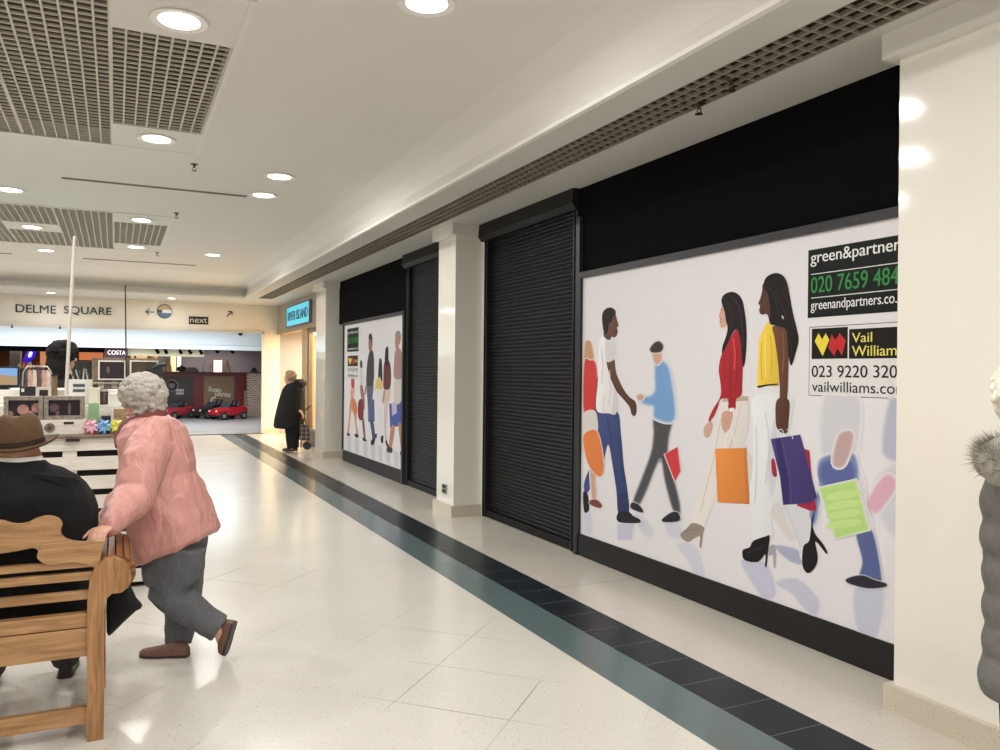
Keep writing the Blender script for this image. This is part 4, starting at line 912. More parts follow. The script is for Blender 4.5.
for z, rx, ry, yy in ((.475, .30, .17, 4.10), (.6, .30, .18, 4.08), (.75, .30, .185, 4.07), (.86, .312, .185, 4.07), (.93, .308, .18, 4.07), (.99, .29, .17, 4.06), (1.035, .262, .155, 4.06), (1.075, .22, .135, 4.06), (1.105, .165, .115, 4.07), (1.125, .12, .1, 4.07), (1.145, .10, .088, 4.07)):
    rr.append([P3(rx * math.cos(a * math.pi / 14), yy + ry * math.sin(a * math.pi / 14), z) for a in range(28)])
coat.rings(rr)
for q in (-1, 1):
    sh, el, wr = P3(q * .19, 4.07, .95), P3(q * .205, 4.16, .70), P3(q * .13, 4.38, .64)
    coat.tube([sh, lerp(sh, el, .5), el, lerp(el, wr, .5), wr], [.09, .085, .08, .07, .055], 16, round_ends=True)
    coat.tube([P3(q * .1, 4.1, .59), P3(q * .14, 4.40, .58)], [.11, .1], 16, round_ends=True)
cm = fuse(coat, 'coat', .008, 4); wrinkle(cm, .006, 6, (1, 1, .6), 5)
put('coat', cm, fabric('black_wool', (11, 12, 14), .95, .35, 9, noise=.2), man)
cl = MB(); nk = 24
cl.rings([[P3(r * math.cos(2 * math.pi * a / nk), 4.07 + r * .9 * math.sin(2 * math.pi * a / nk), z) for a in range(nk)] for z, r in ((1.10, .13), (1.135, .10), (1.165, .087), (1.165, .082), (1.12, .085))], cap=False)
lab(obj('shirt_collar', cl, M('white_cotton', (226, 220, 212), .8, bump=.1), man), 'white shirt collar')
bwf = fabric('black_wool_flap', (14, 14, 16), .9, .3, 9)
for q in (-1, 1):
    lp = MB(); lp.prism([P3(q * .06, 3.935, 1.105), P3(q * .22, 3.955, 1.075), P3(q * .245, 3.96, 1.055), P3(q * .17, 3.95, 1.045)], (0, -.012, 0)); obj('coat_collar_flap', lp, bwf, man, smooth=False)
tr = MB()
for q in (-1, 1): tr.tube([P3(q * .1, 4.12, .565), P3(q * .15, 4.52, .555), P3(q * .155, 4.60, .47), P3(q * .16, 4.61, .1)], [.098, .088, .085, .075], 14, round_ends=True)
put('trousers', fuse(tr, 'trousers', .01, 2), fabric('man_trousers', (66, 62, 60), .85, .4), man)
for q in (-1, 1): shoe(P3(q * .16, 4.54, 0), P3(q * .18, 4.82, 0), UP, None, man, M('black_leather', (26, 24, 24), .35))
obj('hair', MB().ell(hc + UP * .055 - f * .01, V((.080, 0, 0)), f * .1, UP * .06, 18, 12), M('hair_dark_grey', (86, 80, 76), .8, bump=.4, bscale=60), man)
# hat: lathe-like brim and pinched crown, tilted
hat_c = hc + UP * .05; tl = Matrix.Rotation(R(-6), 3, 'Y') @ Matrix.Rotation(R(4), 3, 'X')
def hp(x, y, z): return hat_c + tl @ V((x, y, z))
n = 40; hatm = fabric('hat_felt', (92, 68, 44), .85, .2, 30, (1, 1, 1), noise=.15)
rr = []
def crown_top(a, r):
    x, y = r * math.cos(a), r * 1.18 * math.sin(a); pinch = .020 * math.exp(-(x / .03) ** 2) * (1 if r < .09 else .2)
    return x, y, pinch
for r, z in ((.096, .0), (.095, .03), (.091, .07), (.084, .105), (.072, .126), (.055, .135), (.035, .133), (.018, .130)):
    ring = []
    for k in range(n):
        a = 2 * math.pi * k / n; x, y, pc = crown_top(a, r); zz = z - (pc if z > .1 else 0) + (.012 * (-math.sin(a)) if z > .05 else 0)
        ring.append(hp(x, y, zz))
    rr.append(ring)
hat = obj('hat', MB().rings(rr), hatm, man, auto=80); lab(hat, 'brown felt hat')
rr = []
for r, z in ((.092, .004), (.115, -.004), (.138, -.006), (.152, .002), (.154, -.001), (.138, -.011), (.115, -.009), (.092, -.002)):
    ring = []
    for k in range(n):
        a = 2 * math.pi * k / n; lift = .030 * (abs(math.cos(a)) ** 2) * ((r - .1) / .07) - .012 * (math.sin(a) > 0) * math.sin(a) * ((r - .1) / .07)
        ring.append(hp(r * math.cos(a), r * 1.14 * math.sin(a), z + lift))
    rr.append(ring)
obj('brim', MB().rings(rr, cap=False, close=True), hatm, hat, auto=80)
obj('hat_band', MB().rings([[hp(r * math.cos(2 * math.pi * k / n), r * 1.18 * math.sin(2 * math.pi * k / n), z) for k in range(n)] for r, z in ((.0985, .004), (.098, .024), (.095, .024), (.095, .004))], cap=False, close=True), M('hat_ribbon', (48, 34, 24), .6), hat)

# ------------------------------------------------ woman in the long black coat by the lit shop
sB = 15.25; b = MB(); f = (-RT * .98 + FW * .1).normalized()
hc = pt(289.5, 377.8, sB); info = head(b, hc, f, UP, 1.0)
limb(b, [hc - UP * .04, pt(292, 388, sB), pt(293, 393, sB)], [.06, .06, .08])
b.tube([pt(292, 432, sB), pt(292, 415, sB), pt(293, 400, sB), pt(293, 392, sB)], [(.16, .13), (.17, .14), (.18, .13), (.09, .08)], 16, side=FW, round_ends=True)
for q in (-1, 1):
    sh = pt(294, 394, sB + q * .17); el = pt(294, 409, sB + q * .22); wr = pt(301 if q < 0 else 288, 412 if q < 0 else 420, sB + q * .16)
    limb(b, [sh, el, wr], [.055, .045, .03]); hand(b, wr, (RT * .6 - UP) if q < 0 else -UP, -RT, FW, (.5,) * 4)
    limb(b, [pt(292, 428, sB + q * .09), pt(292, 438, sB + q * .09), pt(293.5 + q, 449, sB + q * .09)], [.09, .07, .045])
    limb(b, [pt(293.5 + q, 449, sB + q * .09), pt(286, 450.3, sB + q * .09)], [.045, .035])
bl = put('person', fuse(b, 'person', .012), skin_m); tag(bl, 'person in a long black hooded coat standing outside the warmly lit shop', 'person'); face_parts(bl, info)
bm_ = fabric('black_padded', (10, 10, 10), .85, .4, 8)
cb = MB().rings([sec(a, c_, sB, wd, 20) for a, c_, wd in (((275, 427), (302, 428), .3), ((274.8, 424), (303, 424), .31), ((277, 412), (304, 412), .3), ((280, 400), (304.5, 400), .28), ((283.5, 389), (304.5, 390), .26), ((286, 385.5), (303, 384), .2), ((288, 384), (298, 382), .12))])
cb.rings([sec(a, c_, sB, wd, 16) for a, c_, wd in (((292, 388), (305.5, 386), .2), ((293, 383), (306, 382), .2), ((296, 379.5), (303, 379.5), .12))])
cbm = fuse(cb, 'coat', .014, 3); wrinkle(cbm, .012, 5, (1, 1, .5), 2); put('coat', cbm, bm_, bl)
cb = MB()
for q in (-1, 1): cb.tube([pt(293, 424, sB + q * .09), pt(292.5, 438, sB + q * .09), pt(293, 448, sB + q * .09)], [.15, .13, .11], 14)
put('trousers', fuse(cb, 'trousers', .014, 2), bm_, bl)
for q in (-1, 1): shoe(pt(297.5, 451, sB + q * .09), pt(282.5, 450.8, sB + q * .09), UP, None, bl, M('black_shoe', (18, 17, 17), .5), 1.2)
put('hair', fuse(curly(hc + UP * .035 + RT * .02, RT * .105, FW * .1, UP * .1, f, 120, .02, 8, skip=.6), 'hair', .01, 1), fabric('fair_hair', (168, 140, 112), .8, .4, 40, (1, 1, 1)), bl)
# her wheeled shopping bag
t = thing('shopping_trolley', 'dark plaid two-wheeled shopping trolley beside the person in the black coat', 'shopping trolley', tuple(pt(304.5, 449, sB)))
def fl(px, py, s): q = pt(px, py, s); return q
tb = MB().rings([[pt(x, y, sB + q) for x, y, q in ((299.5, y1, -.13), (x1, y1, -.13), (x1, y1, .13), (299.5, y1, .13))] for y1, x1 in ((440.5, 309.5), (437, 310), (428, 309), (424.5, 307.5))])
plaid = bpy.data.materials.new('plaid'); q_ = NT(plaid); tc_ = q_.n('ShaderNodeTexCoord'); sp_ = q_.n('ShaderNodeSeparateXYZ'); q_.l(tc_.outputs['Object'], sp_.inputs[0])
ln_ = q_.math('ADD', q_.line(sp_.outputs[2], 0, .08, .03), q_.line(sp_.outputs[0], 0, .08, .03)); q_.l(q_.mix(q_.math('MULTIPLY', ln_, .4), lin((52, 46, 48)), lin((150, 128, 116))), q_.b.inputs['Base Color']); q_.b.inputs['Roughness'].default_value = .8
obj('bag', tb, plaid, t, auto=50)
obj('handle', MB().tube([pt(306.5, 424, sB + .1), pt(303, 412.5, sB + .08), pt(306, 409.5, sB + .04), pt(312, 405, sB)], .014, 8), M('trolley_metal', (110, 96, 84), .3, .8), t)
for q in (-.15, .15): obj('wheel', MB().lathe([(.001, -.015), (.075, -.02), (.08, 0), (.075, .02), (.001, .015)], pt(307, 445.5, sB + q), 20, axis=FW), M('wheel_black', (26, 26, 27), .6), t)
for q in (-.1, .1): obj('leg', MB().tube([pt(301, 440, sB + q), pt(301, 447.5, sB + q)], .012, 8), M('trolley_metal', (110, 96, 84), .3, .8), t)

# ------------------------------------------------ person in the grey padded coat at the frame's edge
sG = 2.2; b = MB(); f = (FW * .97 + RT * .25).normalized()
gp = lambda x, y, ds=0: pt(x + 9, y, sG + ds)
hc = gp(1031, 402); info = head(b, hc, f, UP, 1.0)
limb(b, [hc - UP * .04 - f * .02, gp(1033, 430), gp(1034, 446)], [.058, .058, .075])
b.tube([gp(1044, 690), gp(1044, 640), gp(1042, 560), gp(1038, 490), gp(1034, 446)], [(.14, .12), (.145, .125), (.13, .11), (.12, .10), (.08, .07)], 18, side=RT, round_ends=True)
for q in (-1, 1):
    sh, el, wr = gp(1038 + q * 20, 480), gp(1040 + q * 28, 590, .02), gp(1040 + q * 28, 640, -.03)
    limb(b, [gp(1037, 478), sh, lerp(sh, el, .5), el, lerp(el, wr, .5), wr], [.06, .055, .047, .042, .037, .028])
    hand(b, wr, V((0, 0, -1)), RT * -q, f, (.35,) * 4)
    hp_, kn, an = gp(1037 + q * 30, 690), gp(1037 + q * 30, 0) , None
    hp_ = gp(1048 + q * 18, 680); kn = V((hp_.x, hp_.y, .44)) + f * .02; an = V((hp_.x, hp_.y, .08))
    limb(b, [gp(1046, 680), hp_, lerp(hp_, kn, .5), kn, lerp(kn, an, .35), an], [.1, .09, .078, .058, .056, .037])
    limb(b, [an, an + f * .1 - UP * .04, an + f * .17 - UP * .05], [.037, .034, .028])
gr = put('person', fuse(b, 'person', .007), skin_m); tag(gr, 'person in grey padded coat with fur-edged hood beside the near cream pillar', 'person'); face_parts(gr, info)
pad = fabric('grey_padded', (96, 95, 92), .55, .35, 12, (1, 1, 1), noise=.1)
g = MB(); rr = []
zz0 = gp(1037, 690).z; zz1 = gp(1034, 448).z
def gring(cx_, y, rx, ry): 
    c_ = gp(cx_, y); return [c_ + RT * rx * math.cos(2 * math.pi * a / 36) + FW * ry * math.sin(2 * math.pi * a / 36) for a in range(36)]
for i in range(49):
    q = i / 48; y = 700 - (700 - 452) * q
    rx = .135 + .03 * math.sin(min(1, q * 1.2) * math.pi) * .3; rx = .175 if q < .15 else .165 if q < .6 else .17
    rx *= (1 if q < .86 else 1 - (q - .86) * 3.2); puff = .012 * abs(math.sin(q * math.pi * 7.0))
    rr.append(gring(1043, y, rx + puff, rx * .8 + puff))
g.rings(rr)
for q in (-1, 1):
    pts_ = []; rad = []
    A, B_, C_ = gp(1038 + q * 28, 486), gp(1041 + q * 28, 590, .02), gp(1041 + q * 28, 660, -.03)
    for i in range(33):
        k = i / 32; pts_.append(lerp(A, B_, k * 1.6) if k < .625 else lerp(B_, C_, (k - .625) / .375)); rad.append((.062 + .026 * math.sin(min(1, k * 1.02) * math.pi * .9)) * (.88 + .2 * abs(math.sin(k * math.pi * 6))))
    g.tube(pts_, rad, 18, round_ends=True)
put('padded_coat', fuse(g, 'padded_coat', .008, 2), pad, gr)
hd = MB(); 
ringp = [gp(1036 + 47 * math.cos(a_ * math.pi / 10), 462 - 16 * math.sin(a_ * math.pi / 10) * .55, -.02 + .10 * math.sin(a_ * math.pi / 10)) for a_ in range(20)]
hd.tube(ringp, .052, 14, close=True)
hm_ = fuse(hd, 'hood', .008, 2); wrinkle(hm_, .008, 14, (1, 1, 1), 1)
put('hood', hm_, fabric('grey_hood', (152, 147, 138), .7, .3, 14), gr)
fu = MB(); rnd = random.Random(4)
for i in range(3200):
    a_ = rnd.uniform(0, 2 * math.pi); c_ = gp(1036 + 47 * math.cos(a_), 460 - 16 * math.sin(a_) * .55, -.02 + .10 * math.sin(a_))
    out = (RT * math.cos(a_) * .9 + FW * math.sin(a_) + UP * rnd.uniform(-.1, 1.2) + V((rnd.gauss(0, .35), rnd.gauss(0, .35), rnd.gauss(0, .35)))).normalized()
    p = c_ + out * .045; tip = p + out * rnd.uniform(.018, .05) + V((rnd.gauss(0, .006), rnd.gauss(0, .006), rnd.gauss(0, .006)))
    sd = out.orthogonal().normalized() * .0016; fu.add([p - sd, p + sd, tip], [(0, 1, 2)])
obj('hood_fur', fu, M('fur_grey_brown', (122, 116, 104), .9, noise=.3, scale=60), gr, smooth=False)
hb = curly(hc + UP * .025, RT * .100, FW * .118, UP * .108, f, 240, .015, 12, skip=.7)
put('hair', fuse(hb, 'hair', .007, 1), fabric('white_hair', (236, 230, 214), .8, .4, 50, (1, 1, 1), noise=.08), gr)
tr = MB()
for q in (-1, 1):
    hp_ = gp(1048 + q * 18, 680); kn = V((hp_.x, hp_.y, .44)); an = V((hp_.x, hp_.y, .09))
    tr.tube([hp_, lerp(hp_, kn, .5), kn, an], [.1, .092, .08, .072], 14)
    shoe(V((hp_.x, hp_.y, 0)) - f * .07, V((hp_.x, hp_.y, 0)) + f * .19, UP, None, gr, MATS['black_leather'])
put('trousers', fuse(tr, 'trousers', .01, 2), fabric('dark_trousers', (52, 50, 52), .85, .3), gr)
# ================================================================== BENCH
oak = wood('oak_grain', (146, 106, 68), (188, 146, 102), (.8, 4, 9), 5, .45); oak_v = wood('oak_grain_upright', (140, 98, 60), (184, 138, 92), (9, 4, .7), 7, .4)
oak_d = wood('oak_dark', (104, 62, 32), (160, 108, 62), (2, 12, 12), 7, .4)
YB = 3.76; BXR = atY(96, 650, YB).x; BXC = BXR - .93
bench = thing('garden_bench', 'oak bench with curved crest rail and rolled arms, seen from behind', 'bench', (BXC, YB + .3, 0))
XZ = lambda px, py: (atY(px, py, YB).x, atY(px, py, YB).z)
mir = lambda q: (2 * BXC - q[0], q[1])
top = [XZ(*q) for q in ((0, 521.5), (14, 525), (26, 524), (36, 519.5), (46, 517), (56, 518.5), (62, 524), (60.5, 532), (63, 538), (72, 542), (85, 543), (95, 541), (104, 541))]
bot = [XZ(*q) for q in ((0, 553), (20, 550), (33, 547.5), (38.5, 550.5), (37, 556), (41, 561), (50, 564.5), (67, 562), (80, 562), (90, 565), (98, 570))]
zt = top[0][1]; xt = top[0][0]
ctop = [(BXC, zt + .085), (BXC + .15, zt + .08), (BXC + .3, zt + .055), (BXC + .42, zt + .02), (xt - .06, zt + .004)]
cbot = [(BXC, bot[0][1] + .07), (BXC + .2, bot[0][1] + .06), (BXC + .38, bot[0][1] + .02), (bot[0][0] - .06, bot[0][1] + .002)]
T = catopen(ctop + top, 4); B_ = catopen(cbot + bot, 4)
def strip_solid(T, B_, y0, y1, n=160):
    # resample both edges to the same count and build a solid board
    def rs(p):
        L = [0]
        for i in range(1, len(p)): L.append(L[-1] + math.hypot(p[i][0] - p[i - 1][0], p[i][1] - p[i - 1][1]))
        o = []; k = 0
        for i in range(n + 1):
            t_ = L[-1] * i / n
            while k < len(L) - 2 and L[k + 1] < t_: k += 1
            q = (t_ - L[k]) / max(1e-9, L[k + 1] - L[k]); o.append((p[k][0] + (p[k + 1][0] - p[k][0]) * q, p[k][1] + (p[k + 1][1] - p[k][1]) * q))
        return o
    a, b = rs(T), rs(B_); mb = MB(); rings = [[(p[0], y0, p[1]), (p[0], y1, p[1]), (q[0], y1, q[1]), (q[0], y0, q[1])] for p, q in zip(a, b)]
    return mb.rings(rings)
full_t = [mir(q) for q in T[::-1]][:-1] + T; full_b = [mir(q) for q in B_[::-1]][:-1] + B_
obj('crest_rail', strip_solid(full_t, full_b, YB - .012, YB + .045, 300), oak, bench, auto=40)
x0, x1 = 2 * BXC - BXR, BXR
for z, h_ in ((.735, .030), (.683, .034), (.604, .036)): obj('back_slat', MB().bbox(x0, x1, YB + .0, YB + .03, z - h_ / 2, z + h_ / 2, .004), oak, bench, smooth=False)
obj('back_rail', MB().bbox(x0, x1, YB - .005, YB + .04, .472, .530, .005), oak, bench, smooth=False)
obj('seat_rail', MB().bbox(x0, x1, YB - .008, YB + .04, .350, .468, .005), oak, bench, smooth=False)
obj('seat_rail', MB().bbox(x0, x1, YB + .56, YB + .60, .34, .43, .005), oak_d, bench, smooth=False)
for i in range(6): obj('seat_slat', MB().bbox(x0 + .02, x1 - .02, YB + .05 + i * .092, YB + .13 + i * .092, .435, .458, .004), oak_d, bench, smooth=False)
obj('stretcher', MB().bbox(x0, x1, YB + .0, YB + .035, .065, .135, .005), oak, bench, smooth=False)
scroll = [(87, 737), (87, 640), (87.5, 600), (90, 578), (95, 566), (104, 559), (115, 557), (124, 561), (130, 569), (131, 578), (128, 586), (121, 591), (112, 592), (106.5, 597), (104.5, 606), (104, 640), (104, 737)]
sc_ = [XZ(*q) for q in scroll]; sc_[0] = (sc_[0][0], 0); sc_[-1] = (sc_[-1][0], 0)
RC = XZ(116, 575.5)
for sgn_ in (1, -1):
    m_ = (lambda q: q) if sgn_ == 1 else mir
    pr = [m_(q) for q in sc_]
    obj('leg', MB().prism([(p[0], YB - .03, p[1]) for p in pr], (0, .065, 0)), oak_v, bench, smooth=False)
    obj('leg', MB().prism([(p[0], YB + .575, p[1] - .012 * (p[1] > .5)) for p in pr], (0, .06, 0)), oak_v, bench, smooth=False)
    arm = MB(); rc = m_(RC); n = 11
    for i in range(n):
        a = R(200 - i * 24); r = .066; p = (rc[0] + sgn_ * r * math.cos(a), rc[1] + r * math.sin(a)); tx, tz = -math.sin(a) * sgn_, math.cos(a)
        arm.obox((p[0], YB + .305, p[1]), (tx * .0125, 0, tz * .0125), (0, .27, 0), (sgn_ * math.cos(a) * .011, 0, math.sin(a) * .011))
    obj('rolled_arm', arm, oak_d, bench, smooth=False)
    obj('side_stretcher', MB().bbox(m_((BXR, 0))[0] - .02, m_((BXR, 0))[0] + .02, YB + .035, YB + .575, .12, .19, .004), oak_d, bench, smooth=False)
# black bag hanging outside the arm
t = thing('handbag', 'black soft handbag hanging beside the rolled arm of the bench', 'bag', tuple(pt(122, 612, 3.98)))
bag_m = fabric('black_bag', (24, 25, 27), .7, .3, 12)
bb = MB(); pol = [(107, 592), (128, 580), (132, 588), (136, 597), (140.5, 602), (142.5, 605), (141, 608.5), (136, 611), (124, 622), (112, 634), (108.5, 636), (106.5, 632), (106, 610)]
cen = (121, 607); rr = []
for dp, k in ((-.05, .72), (-.042, .93), (-.015, 1.0), (.015, 1.0), (.042, .93), (.05, .72)): rr.append([pt(cen[0] + (q[0] - cen[0]) * k, cen[1] + (q[1] - cen[1]) * k, 3.98 + dp) for q in pol])
obj('body', bb.rings(rr), bag_m, t, auto=60)
obj('strap', MB().tube([pt(124, 585, 3.98), pt(127, 572, 3.99), pt(122, 560, 4.0), pt(112, 556, 4.0), pt(106, 566, 4.0), pt(108, 596, 3.98)], .006, 8), bag_m, t)

# ================================================================== KIOSK
KY = 6.25; KR = atY(160, 440, KY).x; KL = -2.1; KT = 1.09
white_w = wood('white_painted_wood', (224, 218, 207), (242, 238, 230), (1, 4, 10), 6, .55)
kd = M('kiosk_dark', (44, 38, 36), .8); kiosk = thing('market_kiosk', 'kiosk counter clad in white pallet slats with dark gaps, covered with gifts, behind the bench', 'kiosk', ((KL + KR) / 2, 7.2, 0))
XS = lambda px: atY(px, 440, KY).x
obj('core', MB().box(KL + .05, KR - .05, KY + .06, 8.3, .0, KT - .022), kd, kiosk, smooth=False)
def pallet(x0, x1, y0, ax):
    z = KT - .02; k = 0
    while z > .02:
        hgt = .088 if k == 0 else .093; zb = max(z - hgt, .01)
        if ax == 'y': obj('pallet_slat', MB().bbox(x0, x1, y0, y0 + .022, zb, z, .003), white_w, kiosk, smooth=False)
        else: obj('pallet_slat', MB().bbox(x0, x0 + .022, y0, x1, zb, z, .003), white_w, kiosk, smooth=False)
        z = zb - .042; k += 1
pallet(KL, KR, KY, 'y'); pallet(KR - .022, 8.3, KY + .03, 'x')
for px0, px1 in ((62.5, 77), (-62, -46), (146, 160)): obj('pallet_block', MB().bbox(XS(px0), XS(px1), KY + .012, KY + .06, .01, KT - .022, .003), white_w, kiosk, smooth=False)
obj('countertop', MB().bbox(KL - .03, KR + .03, KY - .03, 8.33, KT - .02, KT, .004), wood('counter_brown', (98, 82, 68), (140, 120, 100), (2, 10, 10), 6, .5), kiosk, smooth=False)
obj('riser', MB().bbox(KL, KR - .02, 6.80, 7.9, KT, 1.275, .005), white_w, kiosk, smooth=False)
obj('riser', MB().bbox(KL, KR - .05, 7.12, 7.8, 1.275, 1.385, .005), white_w, kiosk, smooth=False)
obj('corner_block', MB().bbox(XS(66), XS(80), KY - .04, KY - .02, KT - .04, KT - .022, .002), kd, kiosk, smooth=False)
pole = MB().tube([atY(66, 398, 6.85), atY(69.5, 330, 6.85), atY(74.5, 236, 6.85)], [.013, .012, .010], 10)
tag(obj('canopy_pole', pole, M('pole_white', (226, 220, 208), .4)), 'thick white pole leaning up from the kiosk counter', 'pole')
pole = MB().tube([atY(126.3, 386, 7.3), atY(125.3, 285, 7.3)], [.006, .005], 8)
tag(obj('canopy_pole', pole, M('pole_dark', (70, 62, 56), .4, .4)), 'thin dark upright rod rising behind the framed kiosk picture', 'pole')
def W(px, Y_, py=400): return atY(px, py, Y_).x
def kb(name, label, cat, px0, px1, py0, py1, Y_, dep, m, z0=None, group=None, r=.004):   # a box-like article standing with its front at depth Y_
    x0_, x1_ = W(px0, Y_), W(px1, Y_); zt_ = atY((px0 + px1) / 2, py0, Y_).z; zb_ = z0 if z0 is not None else atY((px0 + px1) / 2, py1, Y_).z
    t = thing(name, label, cat, ((x0_ + x1_) / 2, Y_ + dep / 2, zb_), group)
    o = obj('body', MB().bbox(x0_, x1_, Y_, Y_ + dep, zb_, zt_, r), m, t, smooth=False)
    return t, x0_, x1_, zb_, zt_
def front(parent, name, x0_, x1_, z0_, z1_, Y_, m, th=.004): return obj(name, MB().box(x0_, x1_, Y_ - th, Y_ + .001, z0_, z1_), m, parent, smooth=False)
darkm = M('dark_print', (40, 32, 34), .3, noise=.4, scale=25); greyw = wood('grey_frame_wood', (120, 110, 100), (160, 150, 138), (6, 6, 6), 8, .6)
pinkm = M('pink_print', (196, 140, 136), .4, noise=.25, scale=18)
# long cream crate with two carved rounds
t, a0, a1, z0, z1 = kb('cream_crate', 'long low cream crate with two round carved motifs under the framed photo boxes', 'crate', -12, 85.5, 420.3, 0, 6.36, .16, white_w, KT)
for px in (37.5, 50):
    x = W(px, 6.36); zc = (z0 + z1) / 2 - .002; o = obj('round_motif', MB().lathe([(.033, 0), (.033, -.006), (.026, -.006), (.026, -.002), (.001, -.002)], (x, 6.36, zc), 24, axis=(0, 1, 0)), greyw, t)
    obj('star', MB().prism([(x + (.022 if k % 2 else .010) * math.cos(k * math.pi / 5), 6.352, zc + (.022 if k % 2 else .010) * math.sin(k * math.pi / 5)) for k in range(10)], (0, .005, 0)), M('motif_dark', (90, 74, 60), .6), o, smooth=False)
front(t, 'label', W(64, 6.36), W(74, 6.36), z1 - .03, z1 - .014, 6.36, kd); front(t, 'label', W(0, 6.36), W(6, 6.36), z1 - .03, z1 - .014, 6.36, kd)
cz = z1
for k, (p0, p1, lb) in enumerate(((3.5, 43, 'grey wooden photo box with pink portrait print, directly above the brown hat'), (43.8, 84.5, 'grey wooden photo box with dark print, between the brown hat and the green box'))):
    x0_, x1_ = W(p0, 6.38), W(p1, 6.38); zb_, zt_ = cz, atY(40, 396.3, 6.38).z
    t = thing('photo_box', lb, 'picture frame', ((x0_ + x1_) / 2, 6.42, zb_), 'photo boxes')
    w_ = .028
    obj('frame', MB().bbox(x0_, x0_ + w_, 6.38, 6.46, zb_, zt_, .003).bbox(x1_ - w_, x1_, 6.38, 6.46, zb_, zt_, .003).bbox(x0_ + w_, x1_ - w_, 6.38, 6.46, zb_, zb_ + w_, .003).bbox(x0_ + w_, x1_ - w_, 6.38, 6.46, zt_ - w_, zt_, .003), greyw, t, smooth=False)
    pc = obj('print', MB().box(x0_ + w_, x1_ - w_, 6.42, 6.43, zb_ + w_, zt_ - w_), darkm, t, smooth=False)
    im = MB(); mid = (x0_ + x1_) / 2; zm = (zb_ + zt_) / 2
    if k == 0:
        for dx, dz, rx, rz in ((-.005, -.01, .035, .036), (.075, .0, .03, .034), (-.085, -.04, .022, .022), (.04, -.04, .016, .022)): im.prism([(mid + dx + rx * math.cos(a * math.pi / 8), 6.418, zm + dz + rz * math.sin(a * math.pi / 8)) for a in range(16)], (0, .004, 0))
    else:
        for dx, dz, rx, rz in ((-.065, .0, .03, .03), (-.045, -.035, .012, .025), (.03, -.01, .01, .045)): im.prism([(mid + dx + rx * math.cos(a * math.pi / 8), 6.418, zm + dz + rz * math.sin(a * math.pi / 8)) for a in range(16)], (0, .004, 0))
    obj('printed_picture', im, pinkm if k == 0 else M('mauve_print', (112, 88, 96), .4, noise=.3, scale=20), pc, smooth=False)
# gift boxes with bows
def bow(x, y, z, r, m, parent):
    b = MB()
    for k in range(8):
        a = k * math.pi / 4 + .2; d = V((math.cos(a), -.5, math.sin(a))); c_ = V((x, y, z)); s_ = V((-math.sin(a), 0, math.cos(a)))
        b.tube([c_, c_ + d * r * .55 + s_ * r * .2 + V((0, -r * .25, 0)), c_ + d * r, c_ + d * r * .55 - s_ * r * .2 + V((0, -r * .05, 0)), c_], [.004, .009, .012, .009, .004], 6, side=(0, 1, 0))
    obj('bow', b, m, parent)
for p0, p1, c1, c2, lb in ((85.5, 97, (206, 96, 120), (246, 200, 214), 'pink gift box with a pale bow on the kiosk counter edge'), (98, 110, (40, 66, 120), (150, 200, 240), 'dark blue gift box with a light blue bow on the kiosk counter edge'), (111, 122.5, (176, 176, 60), (244, 240, 120), 'yellow-green gift box with a yellow bow on the kiosk counter edge')):
    t, a0, a1, z0, z1 = kb('gift_box', lb, 'gift box', p0, p1, 421, 0, 6.33, .1, M('gift_%d' % c1[0], c1, .35, noise=.05), KT, 'bowed gift boxes')
    front(t, 'ribbon', (a0 + a1) / 2 - .008, (a0 + a1) / 2 + .008, z0, z1, 6.33, M('ribbon_%d' % c1[0], c2, .3))
    bow((a0 + a1) / 2, 6.325, (z0 + z1) / 2 + .008, .042, MATS['ribbon_%d' % c1[0]], t)
kb('navy_box', 'small navy box standing behind the bowed gift boxes', 'box', 101.5, 111, 416, 0, 6.5, .08, M('navy_card', (36, 42, 60), .6), KT)
t, a0, a1, z0, z1 = kb('green_box', 'pale green carton standing on the kiosk counter beside the photo boxes', 'box', 88.5, 99, 403, 0, 6.62, .1, M('green_card', (150, 186, 140), .6), KT)
front(t, 'label', a0 + .02, a1 - .02, z0 + .05, z0 + .10, 6.62, M('green_label', (176, 206, 166), .6))
t, a0, a1, z0, z1 = kb('cream_box', 'tall cream carton standing above the pale green one', 'box', 88, 100, 388, 0, 6.84, .12, M('cream_card', (226, 220, 200), .6), 1.275)
front(t, 'panel', a0 + .012, a1 - .012, z0 + .02, z1 - .02, 6.84, M('cream_card_face', (234, 230, 216), .6), .003)
t, a0, a1, z0, z1 = kb('white_drawer_unit', 'white drawer unit with two dark slots at the foot of the leaning pole', 'drawers', 68.5, 92, 379.5, 0, 7.0, .1, M('white_plastic', (226, 224, 218), .4), 1.275)
for dz in (.035, .075): front(t, 'slot', a0 + .03, a1 - .05, z1 - dz - .022, z1 - dz, 7.0, M('slot_blue', (72, 84, 92), .4))
zt_ = z1
for k in range(9):
    rr_ = random.Random(k); x = a0 + .015 + k * (a1 - a0 - .03) / 8; tt = rr_.uniform(-.02, .02)
    tag(obj('small_tool', MB().tube([(x, 7.05, zt_), (x + tt, 7.04, zt_ + rr_.uniform(.03, .06)), (x + tt * 1.6, 7.03, zt_ + rr_.uniform(.06, .09))], [.005, .007, .004], 8, round_ends=True), M('chrome_tool', (190, 190, 188), .25, .7) if k % 2 else M('tool_black', (40, 40, 42), .4)), 'small %s gadget standing on top of the white drawer unit' % ('shiny' if k % 2 else 'black'), 'gadget', 'gadgets on the white drawer unit')
